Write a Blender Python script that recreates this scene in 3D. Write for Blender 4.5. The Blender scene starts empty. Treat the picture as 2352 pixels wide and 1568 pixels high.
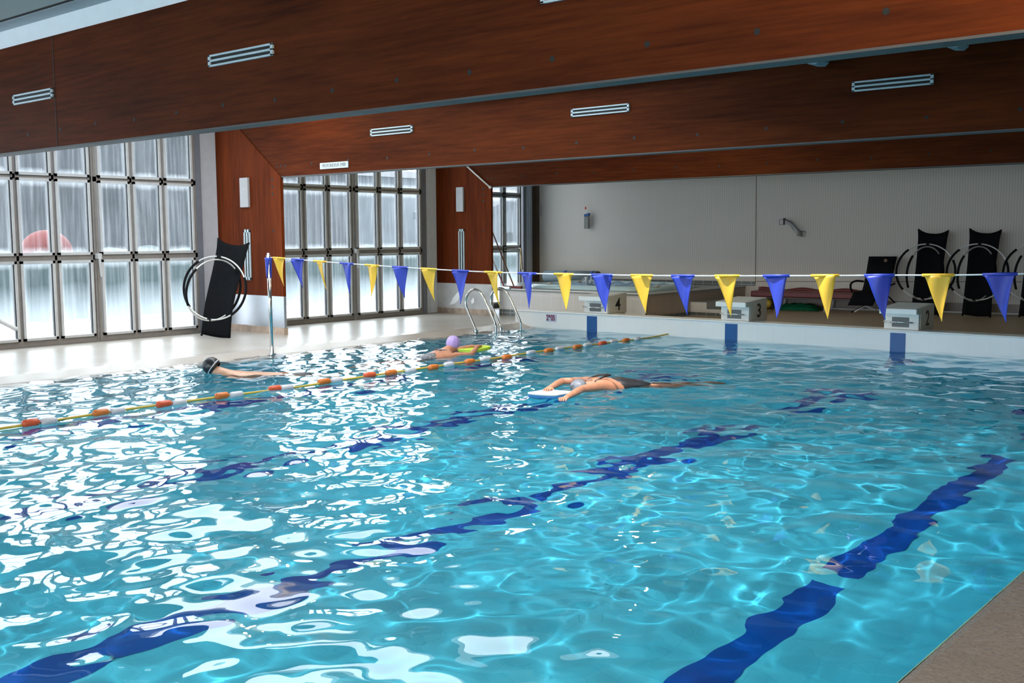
import bpy, bmesh, math, random
import numpy as np
from mathutils import Vector, Matrix, Euler

random.seed(7)
rng = np.random.default_rng(11)
PI = math.pi
scene = bpy.context.scene
COL = scene.collection

# ------------------------------------------------------------------ camera
F, CX, CY = 2418.0, 1176.0, 784.0
YAW, PIT, ROL = -0.703, -0.100, -0.0057
CAM = np.array([0.0, 0.0, 1.58])


def cam_axes():
    cy, sy = math.cos(YAW), math.sin(YAW)
    fw = np.array([sy * math.cos(PIT), cy * math.cos(PIT), math.sin(PIT)])
    rt = np.array([cy, -sy, 0.0])
    up = np.cross(rt, fw)
    c, s = math.cos(ROL), math.sin(ROL)
    return c * rt + s * up, -s * rt + c * up, fw


RT, UP, FW = cam_axes()


def ray(x, y):
    return FW + RT * ((x - CX) / F) - UP * ((y - CY) / F)


def onz(x, y, z):
    d = ray(x, y)
    return CAM + d * ((z - CAM[2]) / d[2])


def ony(x, y, Y):
    d = ray(x, y)
    return CAM + d * (Y / d[1])


def onx(x, y, X):
    d = ray(x, y)
    return CAM + d * (X / d[0])


# the far wall runs slightly askew
WA, WB = np.array([-14.7, 18.2, 0.0]), np.array([-6.0, 19.40, 0.0])
WD = (WB - WA) / np.linalg.norm(WB - WA)
WN = np.array([WD[1], -WD[0], 0.0])        # towards the pool


def onwall(x, y, off=0.0):
    d = ray(x, y)
    t = np.dot(WA + WN * off - CAM, WN) / np.dot(d, WN)
    return CAM + d * t


def wallpt(X, z, off=0.0):
    s = (X - WA[0]) / WD[0]
    p = WA + WD * s + WN * off
    return np.array([p[0], p[1], z])


cd = bpy.data.cameras.new('camera')
cam = bpy.data.objects.new('camera', cd)
COL.objects.link(cam)
cd.sensor_width = 36.0
cd.lens = F / 2352.0 * 36.0
cd.clip_end = 300
mw = Matrix.Identity(4)
for i in range(3):
    mw[i][0], mw[i][1], mw[i][2], mw[i][3] = RT[i], UP[i], -FW[i], CAM[i]
cam.matrix_world = mw
scene.camera = cam

# ------------------------------------------------------------------ materials


def new_mat(name):
    m = bpy.data.materials.new(name)
    m.use_nodes = True
    nt = m.node_tree
    for n in list(nt.nodes):
        if n.type != 'OUTPUT_MATERIAL':
            nt.nodes.remove(n)
    out = [n for n in nt.nodes if n.type == 'OUTPUT_MATERIAL'][0]
    return m, nt, out


def node(nt, t, **kw):
    n = nt.nodes.new(t)
    for k, v in kw.items():
        if k in n.inputs.keys():
            n.inputs[k].default_value = v
        else:
            setattr(n, k, v)
    return n


def rgb(c):
    return (c[0], c[1], c[2], 1.0)


def simple(name, col, rough=0.5, metal=0.0, var=0.06, scale=8.0, bump=0.0, spec=0.5, bscale=60.0):
    """plain surface with a little noise in its colour and a fine bump"""
    m, nt, out = new_mat(name)
    b = node(nt, 'ShaderNodeBsdfPrincipled', Roughness=rough, Metallic=metal)
    b.inputs['Specular IOR Level'].default_value = spec
    tc = node(nt, 'ShaderNodeTexCoord')
    nz = node(nt, 'ShaderNodeTexNoise', Scale=scale, Detail=4.0)
    nt.links.new(tc.outputs['Object'], nz.inputs['Vector'])
    rp = node(nt, 'ShaderNodeValToRGB')
    rp.color_ramp.elements[0].position = 0.3
    rp.color_ramp.elements[1].position = 0.7
    rp.color_ramp.elements[0].color = rgb([c * (1 - var) for c in col])
    rp.color_ramp.elements[1].color = rgb([min(1, c * (1 + var)) for c in col])
    nt.links.new(nz.outputs['Fac'], rp.inputs['Fac'])
    nt.links.new(rp.outputs['Color'], b.inputs['Base Color'])
    if bump > 0:
        n2 = node(nt, 'ShaderNodeTexNoise', Scale=bscale, Detail=3.0)
        nt.links.new(tc.outputs['Object'], n2.inputs['Vector'])
        bp = node(nt, 'ShaderNodeBump', Strength=bump, Distance=0.01)
        nt.links.new(n2.outputs['Fac'], bp.inputs['Height'])
        nt.links.new(bp.outputs['Normal'], b.inputs['Normal'])
    nt.links.new(b.outputs['BSDF'], out.inputs['Surface'])
    return m


def wood(name, c0, c1, axis):
    """stained plywood; grain runs along the axis"""
    m, nt, out = new_mat(name)
    b = node(nt, 'ShaderNodeBsdfPrincipled', Roughness=0.6)
    b.inputs['Specular IOR Level'].default_value = 0.04
    g = node(nt, 'ShaderNodeNewGeometry')
    mp = node(nt, 'ShaderNodeMapping')
    mp2 = node(nt, 'ShaderNodeMapping')
    s1, s2 = [30.0, 30.0, 30.0], [3.0, 3.0, 3.0]
    s1[axis], s2[axis] = 1.5, 0.5
    mp.inputs['Scale'].default_value = s1
    mp2.inputs['Scale'].default_value = s2
    nt.links.new(g.outputs['Position'], mp.inputs['Vector'])
    nt.links.new(g.outputs['Position'], mp2.inputs['Vector'])
    n1 = node(nt, 'ShaderNodeTexNoise', Scale=1.0, Detail=6.0, Roughness=0.65)
    n2 = node(nt, 'ShaderNodeTexNoise', Scale=1.0, Detail=5.0, Roughness=0.6)
    nt.links.new(mp.outputs['Vector'], n1.inputs['Vector'])
    nt.links.new(mp2.outputs['Vector'], n2.inputs['Vector'])
    mx = node(nt, 'ShaderNodeMath', operation='MULTIPLY_ADD')
    mx.inputs[1].default_value = 0.55
    nt.links.new(n1.outputs['Fac'], mx.inputs[0])
    ml = node(nt, 'ShaderNodeMath', operation='MULTIPLY')
    ml.inputs[1].default_value = 0.45
    nt.links.new(n2.outputs['Fac'], ml.inputs[0])
    nt.links.new(ml.outputs['Value'], mx.inputs[2])
    rp = node(nt, 'ShaderNodeValToRGB')
    rp.color_ramp.elements[0].position = 0.34
    rp.color_ramp.elements[1].position = 0.66
    rp.color_ramp.elements[0].color = rgb(c0)
    rp.color_ramp.elements[1].color = rgb(c1)
    nt.links.new(mx.outputs['Value'], rp.inputs['Fac'])
    nt.links.new(rp.outputs['Color'], b.inputs['Base Color'])
    nt.links.new(b.outputs['BSDF'], out.inputs['Surface'])
    return m


def tiles(name, c0, c1, mortar, w, h, rough=0.25, axes=(0, 1), gap=0.004, spec=0.5):
    """ceramic tiles laid in the plane of two world axes"""
    m, nt, out = new_mat(name)
    b = node(nt, 'ShaderNodeBsdfPrincipled', Roughness=rough)
    b.inputs['Specular IOR Level'].default_value = spec
    g = node(nt, 'ShaderNodeNewGeometry')
    sp = node(nt, 'ShaderNodeSeparateXYZ')
    cb = node(nt, 'ShaderNodeCombineXYZ')
    nt.links.new(g.outputs['Position'], sp.inputs[0])
    nt.links.new(sp.outputs[axes[0]], cb.inputs[0])
    nt.links.new(sp.outputs[axes[1]], cb.inputs[1])
    br = node(nt, 'ShaderNodeTexBrick', offset=0.0, squash=1.0)
    br.inputs['Scale'].default_value = 1.0
    br.inputs['Mortar Size'].default_value = gap
    br.inputs['Brick Width'].default_value = w
    br.inputs['Row Height'].default_value = h
    br.inputs['Color1'].default_value = rgb(c0)
    br.inputs['Color2'].default_value = rgb(c1)
    br.inputs['Mortar'].default_value = rgb(mortar)
    nt.links.new(cb.outputs[0], br.inputs['Vector'])
    nt.links.new(br.outputs['Color'], b.inputs['Base Color'])
    nt.links.new(b.outputs['BSDF'], out.inputs['Surface'])
    return m


def panel_wall(name):
    """white plastic boards with fine vertical ribs"""
    m, nt, out = new_mat(name)
    b = node(nt, 'ShaderNodeBsdfPrincipled', Roughness=0.5)
    g = node(nt, 'ShaderNodeNewGeometry')
    sp = node(nt, 'ShaderNodeSeparateXYZ')
    nt.links.new(g.outputs['Position'], sp.inputs[0])
    fr = node(nt, 'ShaderNodeMath', operation='PINGPONG')
    fr.inputs[1].default_value = 0.022
    nt.links.new(sp.outputs[0], fr.inputs[0])
    rp = node(nt, 'ShaderNodeValToRGB')
    rp.color_ramp.elements[0].position = 0.004
    rp.color_ramp.elements[0].color = rgb((0.585, 0.535, 0.475))
    rp.color_ramp.elements[1].position = 0.009
    rp.color_ramp.elements[1].color = rgb((0.68, 0.625, 0.56))
    nt.links.new(fr.outputs[0], rp.inputs['Fac'])
    nt.links.new(rp.outputs['Color'], b.inputs['Base Color'])
    bp = node(nt, 'ShaderNodeBump', Strength=0.5, Distance=0.01)
    nt.links.new(rp.outputs['Color'], bp.inputs['Height'])
    nt.links.new(bp.outputs['Normal'], b.inputs['Normal'])
    nt.links.new(b.outputs['BSDF'], out.inputs['Surface'])
    return m


def terrazzo(name, c0, c1, rough, bump=0.0, spec=0.5):
    m, nt, out = new_mat(name)
    b = node(nt, 'ShaderNodeBsdfPrincipled', Roughness=rough)
    b.inputs['Specular IOR Level'].default_value = spec
    g = node(nt, 'ShaderNodeNewGeometry')
    nz = node(nt, 'ShaderNodeTexNoise', Scale=70.0, Detail=3.0)
    n2 = node(nt, 'ShaderNodeTexNoise', Scale=1.2, Detail=4.0)
    nt.links.new(g.outputs['Position'], nz.inputs['Vector'])
    nt.links.new(g.outputs['Position'], n2.inputs['Vector'])
    ad = node(nt, 'ShaderNodeMath', operation='ADD')
    nt.links.new(nz.outputs['Fac'], ad.inputs[0])
    nt.links.new(n2.outputs['Fac'], ad.inputs[1])
    hf = node(nt, 'ShaderNodeMath', operation='MULTIPLY')
    hf.inputs[1].default_value = 0.5
    nt.links.new(ad.outputs[0], hf.inputs[0])
    rp = node(nt, 'ShaderNodeValToRGB')
    rp.color_ramp.elements[0].position = 0.35
    rp.color_ramp.elements[1].position = 0.65
    rp.color_ramp.elements[0].color = rgb(c0)
    rp.color_ramp.elements[1].color = rgb(c1)
    nt.links.new(hf.outputs[0], rp.inputs['Fac'])
    nt.links.new(rp.outputs['Color'], b.inputs['Base Color'])
    if bump:
        wv = node(nt, 'ShaderNodeTexNoise', Scale=28.0, Detail=2.0, Distortion=0.6)
        nt.links.new(g.outputs['Position'], wv.inputs['Vector'])
        bp = node(nt, 'ShaderNodeBump', Strength=bump, Distance=0.02)
        nt.links.new(wv.outputs['Fac'], bp.inputs['Height'])
        nt.links.new(bp.outputs['Normal'], b.inputs['Normal'])
    nt.links.new(b.outputs['BSDF'], out.inputs['Surface'])
    return m


def steamed_glass(name):
    """clear pane with condensation: streaks, and a thick rim of droplets along the frame"""
    m, nt, out = new_mat(name)
    uv = node(nt, 'ShaderNodeUVMap')
    g = node(nt, 'ShaderNodeNewGeometry')
    sp = node(nt, 'ShaderNodeSeparateXYZ')
    nt.links.new(uv.outputs['UV'], sp.inputs[0])
    mp = node(nt, 'ShaderNodeMapping')
    mp.inputs['Scale'].default_value = (1.0, 22.0, 1.1)
    nt.links.new(g.outputs['Position'], mp.inputs['Vector'])
    st = node(nt, 'ShaderNodeTexNoise', Scale=1.0, Detail=4.0, Roughness=0.6)
    nt.links.new(mp.outputs['Vector'], st.inputs['Vector'])
    cl = node(nt, 'ShaderNodeTexNoise', Scale=1.6, Detail=3.0)
    nt.links.new(g.outputs['Position'], cl.inputs['Vector'])
    s_r = node(nt, 'ShaderNodeMapRange')
    s_r.inputs[1].default_value = 0.42
    s_r.inputs[2].default_value = 0.75
    s_r.inputs[3].default_value = 0.0
    s_r.inputs[4].default_value = 1.0
    nt.links.new(st.outputs['Fac'], s_r.inputs[0])
    # distance to the border of the pane (0 at the frame)
    px = node(nt, 'ShaderNodeMath', operation='PINGPONG')
    px.inputs[1].default_value = 0.5
    py = node(nt, 'ShaderNodeMath', operation='PINGPONG')
    py.inputs[1].default_value = 0.5
    nt.links.new(sp.outputs[0], px.inputs[0])
    nt.links.new(sp.outputs[1], py.inputs[0])
    mpy = node(nt, 'ShaderNodeMath', operation='MULTIPLY')
    mpy.inputs[1].default_value = 1.9
    nt.links.new(py.outputs[0], mpy.inputs[0])
    mn = node(nt, 'ShaderNodeMath', operation='MINIMUM')
    nt.links.new(px.outputs[0], mn.inputs[0])
    nt.links.new(mpy.outputs[0], mn.inputs[1])
    wob = node(nt, 'ShaderNodeMath', operation='MULTIPLY_ADD')
    wob.inputs[1].default_value = -0.07
    nt.links.new(st.outputs['Fac'], wob.inputs[0])
    nt.links.new(mn.outputs[0], wob.inputs[2])
    rim = node(nt, 'ShaderNodeMapRange')
    rim.inputs[1].default_value = 0.13
    rim.inputs[2].default_value = -0.05
    rim.inputs[3].default_value = 0.0
    rim.inputs[4].default_value = 1.0
    nt.links.new(wob.outputs[0], rim.inputs[0])
    # total frost
    a = node(nt, 'ShaderNodeMath', operation='MULTIPLY_ADD')
    a.inputs[1].default_value = FROST_STREAK
    a.inputs[2].default_value = FROST_BASE
    nt.links.new(s_r.outputs[0], a.inputs[0])
    b2 = node(nt, 'ShaderNodeMath', operation='MULTIPLY_ADD')
    b2.inputs[1].default_value = FROST_RIM
    nt.links.new(rim.outputs[0], b2.inputs[0])
    nt.links.new(a.outputs[0], b2.inputs[2])
    c2 = node(nt, 'ShaderNodeMath', operation='MULTIPLY_ADD')
    c2.inputs[1].default_value = 0.025
    nt.links.new(cl.outputs['Fac'], c2.inputs[0])
    nt.links.new(b2.outputs[0], c2.inputs[2])
    tr = node(nt, 'ShaderNodeBsdfTransparent')
    tr.inputs['Color'].default_value = (0.88, 0.93, 0.95, 1)
    tl = node(nt, 'ShaderNodeBsdfTranslucent')
    tl.inputs['Color'].default_value = (0.9, 0.95, 1.0, 1)
    mx = node(nt, 'ShaderNodeMixShader')
    nt.links.new(c2.outputs[0], mx.inputs['Fac'])
    nt.links.new(tr.outputs[0], mx.inputs[1])
    nt.links.new(tl.outputs[0], mx.inputs[2])
    nt.links.new(mx.outputs[0], out.inputs['Surface'])
    return m




def hazed_hedge(name):
    """dark leaves, paler towards the foot, soft blur of the steamed panes painted in"""
    m, nt, out = new_mat(name)
    b = node(nt, 'ShaderNodeBsdfPrincipled', Roughness=0.8)
    g = node(nt, 'ShaderNodeNewGeometry')
    sp = node(nt, 'ShaderNodeSeparateXYZ')
    nt.links.new(g.outputs['Position'], sp.inputs[0])
    nz = node(nt, 'ShaderNodeTexNoise', Scale=1.3, Detail=3.0)
    nt.links.new(g.outputs['Position'], nz.inputs['Vector'])
    ad = node(nt, 'ShaderNodeMath', operation='MULTIPLY_ADD')
    ad.inputs[1].default_value = .35
    nt.links.new(nz.outputs['Fac'], ad.inputs[0])
    nt.links.new(sp.outputs[2], ad.inputs[2])
    rp = node(nt, 'ShaderNodeValToRGB')
    rp.color_ramp.elements[0].position = 0.0
    rp.color_ramp.elements[0].color = (0.34, 0.37, 0.39, 1)  # pale foot imitates the blur behind the steamed panes
    rp.color_ramp.elements[1].position = .80
    rp.color_ramp.elements[1].color = (0.022, 0.040, 0.042, 1)
    nt.links.new(ad.outputs[0], rp.inputs['Fac'])
    nt.links.new(rp.outputs['Color'], b.inputs['Base Color'])
    nt.links.new(b.outputs['BSDF'], out.inputs['Surface'])
    return m


FROST_BASE, FROST_STREAK, FROST_RIM = 0.0, 0.075, 0.20


def water_mat(name, dens, col):
    m, nt, out = new_mat(name)
    gl = node(nt, 'ShaderNodeBsdfGlass', Roughness=0.0, IOR=1.333)
    nt.links.new(gl.outputs[0], out.inputs['Surface'])
    ab = node(nt, 'ShaderNodeVolumeAbsorption', Density=dens)
    ab.inputs['Color'].default_value = rgb(col)
    nt.links.new(ab.outputs[0], out.inputs['Volume'])
    return m


M = {}
M['wood_x'] = wood('plywood_beam', (0.034, 0.0078, 0.0030), (0.110, 0.0245, 0.0066), 0)
M['wood_z'] = wood('plywood_column', (0.062, 0.0118, 0.0036), (0.160, 0.032, 0.0078), 2)
M['soffit'] = simple('grey_soffit', (0.06, 0.06, 0.062), 0.6)
M['dark'] = simple('dark_recess', (0.006, 0.006, 0.006), 0.7)
M['ceiling'] = simple('ceiling_paint', (0.45, 0.48, 0.47), 0.6, var=0.03, scale=2)
M['white_fascia'] = simple('white_fascia', (0.80, 0.86, 0.90), 0.45, var=0.02)
M['grey_trim'] = simple('blue_grey_trim', (0.28, 0.34, 0.38), 0.5)
M['deck'] = terrazzo('terrazzo_deck', (0.36, 0.335, 0.30), (0.48, 0.455, 0.42), 0.30, spec=.3)
M['back_deck'] = terrazzo('brown_deck', (0.44, 0.325, 0.22), (0.56, 0.425, 0.30), 0.4)
M['curb'] = terrazzo('pool_curb', (0.40, 0.375, 0.35), (0.50, 0.475, 0.45), 0.25)
M['wet_lip'] = terrazzo('wet_lip', (0.085, 0.079, 0.078), (0.125, 0.117, 0.116), 0.15, bump=0.4)
M['parapet'] = tiles('parapet_tiles', (0.88, 0.89, 0.90), (0.87, 0.88, 0.89), (0.83, 0.84, 0.86), 0.25, 0.30, 0.15, (0, 2), 0.003)
M['parapet_edge'] = simple('parapet_edge', (0.86, 0.87, 0.88), 0.3, var=0.02)
M['basin'] = tiles('pool_tiles', (0.33, 0.72, 0.775), (0.315, 0.70, 0.765), (0.28, 0.66, 0.735), 0.25, 0.125, 0.3, (0, 1), 0.004)
M['lane'] = simple('lane_tiles', (0.008, 0.085, 0.40), 0.35, var=0.05, scale=10)
M['blue_stripe'] = simple('blue_stripe', (0.003, 0.09, 0.31), 0.3, var=0.04)
M['far_wall'] = panel_wall('ribbed_panels')
M['brown_base'] = tiles('brown_baseboard', (0.20, 0.15, 0.115), (0.18, 0.135, 0.10), (0.15, 0.12, 0.09), 0.3, 0.2, 0.35, (0, 2))
M['dark_tile'] = tiles('slate_tiles', (0.135, 0.15, 0.15), (0.12, 0.135, 0.135), (0.4, 0.4, 0.39), 0.2, 0.12, 0.3, (0, 2), 0.006)
M['dark_tile_y'] = tiles('slate_tiles_side', (0.135, 0.15, 0.15), (0.12, 0.135, 0.135), (0.4, 0.4, 0.39), 0.2, 0.12, 0.3, (1, 2), 0.006)
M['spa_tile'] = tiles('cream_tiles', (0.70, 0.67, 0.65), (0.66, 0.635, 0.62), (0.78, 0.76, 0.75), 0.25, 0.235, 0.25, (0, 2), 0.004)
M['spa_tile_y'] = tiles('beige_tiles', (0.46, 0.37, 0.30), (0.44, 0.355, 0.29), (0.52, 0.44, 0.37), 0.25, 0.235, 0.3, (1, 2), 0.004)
M['spa_top'] = simple('grey_spa_top', (0.25, 0.27, 0.27), 0.35, var=0.05)
M['white_edge'] = simple('white_edge', (0.82, 0.82, 0.82), 0.35, var=0.02)
M['steel_grey'] = simple('painted_steel', (0.60, 0.635, 0.69), 0.4, var=0.04)
M['steel_dark'] = simple('dark_steel', (0.15, 0.16, 0.19), 0.5, var=0.05)
M['frame_silver'] = simple('window_frame_silver', (0.50, 0.51, 0.52), 0.45, var=0.05)
M['frame_dark'] = simple('window_frame_bronze', (0.22, 0.20, 0.185), 0.5, var=0.08)
M['glass'] = steamed_glass('steamed_glass')
M['metal_plate'] = simple('brushed_metal_plate', (0.42, 0.44, 0.47), 0.32, 0.75, var=0.08, scale=3)
M['concrete'] = simple('worn_concrete', (0.50, 0.50, 0.50), 0.7, var=0.18, scale=3, bump=0.15)
M['stone_skirt'] = simple('stained_skirting', (0.36, 0.27, 0.21), 0.6, var=0.3, scale=9, bump=0.2)
M['vent_white'] = simple('vent_frame_white', (0.46, 0.56, 0.61), 0.35, var=0.03)
M['box_white'] = simple('white_plastic_box', (0.37, 0.37, 0.385), 0.35, var=0.03)
M['chrome'] = simple('polished_steel', (0.62, 0.63, 0.63), 0.14, 1.0, var=0.02)
M['block'] = simple('starting_block_cream', (0.86, 0.86, 0.83), 0.45, var=0.04)
M['block_side'] = simple('block_side_cream', (0.66, 0.62, 0.54), 0.5, var=0.05)
M['block_top'] = simple('block_top_grey', (0.60, 0.64, 0.70), 0.5, var=0.04, bump=0.1)
M['block_slab'] = simple('block_slab_white', (0.90, 0.93, 0.94), 0.35, var=0.02)
M['recess'] = simple('recess_grey', (0.17, 0.175, 0.18), 0.6)
M['black'] = simple('black_paint', (0.008, 0.008, 0.009), 0.5)
M['flag_blue'] = simple('blue_pennant', (0.020, 0.045, 0.42), 0.45, var=0.06, scale=6)
M['flag_yellow'] = simple('yellow_pennant', (0.76, 0.46, 0.03), 0.45, var=0.06, scale=6)
M['white_cord'] = simple('white_cord', (0.80, 0.80, 0.82), 0.5)
M['rope_yellow'] = simple('yellow_rope', (0.66, 0.46, 0.07), 0.5)
M['float_orange'] = simple('orange_float', (0.62, 0.17, 0.03), 0.4, var=0.1)
M['float_red'] = simple('red_orange_float', (0.66, 0.10, 0.035), 0.4, var=0.1)
M['float_white'] = simple('white_float', (0.62, 0.62, 0.68), 0.35, var=0.04)
M['sling'] = simple('black_mesh_fabric', (0.006, 0.007, 0.009), 0.85, var=0.2, scale=30, bump=0.1, spec=0.12)
M['foam'] = simple('black_foam_grip', (0.006, 0.007, 0.009), 0.8, spec=0.15)
M['hoop'] = simple('grey_hoop_tube', (0.62, 0.64, 0.63), 0.3, 0.3)
M['red_vinyl'] = simple('red_vinyl', (0.14, 0.014, 0.016), 0.4, var=0.1)
M['green_fabric'] = simple('green_tarp', (0.0, 0.125, 0.065), 0.5, var=0.25, scale=12)
M['yellow_plastic'] = simple('yellow_plastic', (0.62, 0.42, 0.03), 0.4)
M['white_tube'] = simple('white_tube', (0.72, 0.72, 0.72), 0.35)
M['sign_white'] = simple('sign_plate', (0.46, 0.54, 0.58), 0.4, var=0.02)
M['sign_ink'] = simple('sign_ink_grey', (0.03, 0.045, 0.05), 0.5)
M['sign_red'] = simple('sign_ink_maroon', (0.22, 0.012, 0.05), 0.5)
M['sign_lilac'] = simple('depth_plate', (0.50, 0.55, 0.70), 0.35, var=0.03)
M['notice'] = simple('notice_paper', (0.58, 0.54, 0.50), 0.7)
M['notice_ink'] = simple('notice_ink', (0.27, 0.25, 0.24), 0.7)
M['skin'] = simple('skin', (0.52, 0.23, 0.14), 0.42, var=0.12, scale=14)
M['skin_pale'] = simple('pale_skin', (0.52, 0.30, 0.20), 0.42, var=0.12, scale=14)
M['cap_lilac'] = simple('lilac_cap', (0.46, 0.33, 0.70), 0.35, var=0.06)
M['cap_black'] = simple('black_cap', (0.010, 0.012, 0.016), 0.3)
M['cap_grey'] = simple('grey_striped_cap', (0.20, 0.215, 0.26), 0.4, var=0.5, scale=18)
M['suit_dark'] = simple('dark_swimsuit', (0.012, 0.013, 0.018), 0.5)
M['suit_print'] = simple('printed_swimsuit', (0.16, 0.17, 0.20), 0.5, var=0.9, scale=30)
M['board_lime'] = simple('lime_foam', (0.55, 0.72, 0.06), 0.5)
M['board_white'] = simple('white_foam', (0.70, 0.75, 0.80), 0.5)
M['board_blue'] = simple('blue_foam', (0.02, 0.16, 0.42), 0.5)
M['spa_shell'] = simple('pale_blue_acrylic', (0.52, 0.70, 0.76), 0.2, var=0.05)
M['spa_rim'] = simple('tan_rim', (0.50, 0.45, 0.37), 0.4)
M['spa_water'] = simple('spa_water', (0.22, 0.42, 0.68), 0.08, var=0.35, scale=6, bump=0.8, bscale=16)
M['foam_white'] = simple('white_spray', (0.75, 0.80, 0.85), 0.3)
M['roll'] = simple('rolled_cover_grey', (0.22, 0.29, 0.33), 0.55, var=0.08)
M['strap_blue'] = simple('blue_strap', (0.02, 0.10, 0.34), 0.5)
M['broom_wood'] = simple('broom_handle_wood', (0.24, 0.115, 0.065), 0.5)
M['broom_red'] = simple('dark_red_paint', (0.22, 0.04, 0.04), 0.5)
M['rubber'] = simple('black_rubber', (0.012, 0.012, 0.012), 0.5)
M['brass'] = simple('aged_brass', (0.42, 0.33, 0.18), 0.4, 0.6)
M['clear_grey'] = simple('smoky_plastic', (0.26, 0.25, 0.23), 0.3)
M['red_light'] = simple('red_tip', (0.8, 0.03, 0.02), 0.4)
M['brown_trim'] = simple('brown_trim', (0.085, 0.05, 0.03), 0.5)
M['snow'] = simple('white_terrace', (0.80, 0.84, 0.88), 0.7, var=0.04, scale=0.5)
M['hedge'] = hazed_hedge('dark_hedge')
M['house'] = simple('grey_render', (0.022, 0.026, 0.030), 0.8, var=0.35, scale=0.4)
M['house_mid'] = simple('mid_render', (0.068, 0.076, 0.085), 0.8, var=0.15, scale=0.5)
M['house_pale'] = simple('pale_render', (0.040, 0.044, 0.050), 0.8, var=0.1, scale=0.6)
M['roof'] = simple('slate_roof', (0.03, 0.034, 0.042), 0.7)
M['red_awning'] = simple('red_canvas', (0.10, 0.008, 0.006), 0.7)
M['blank'] = simple('plain_wall', (0.42, 0.41, 0.39), 0.6)
M['water'] = water_mat('pool_water', 0.30, (0.13, 0.83, 0.952))

# ------------------------------------------------------------------ builders


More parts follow.
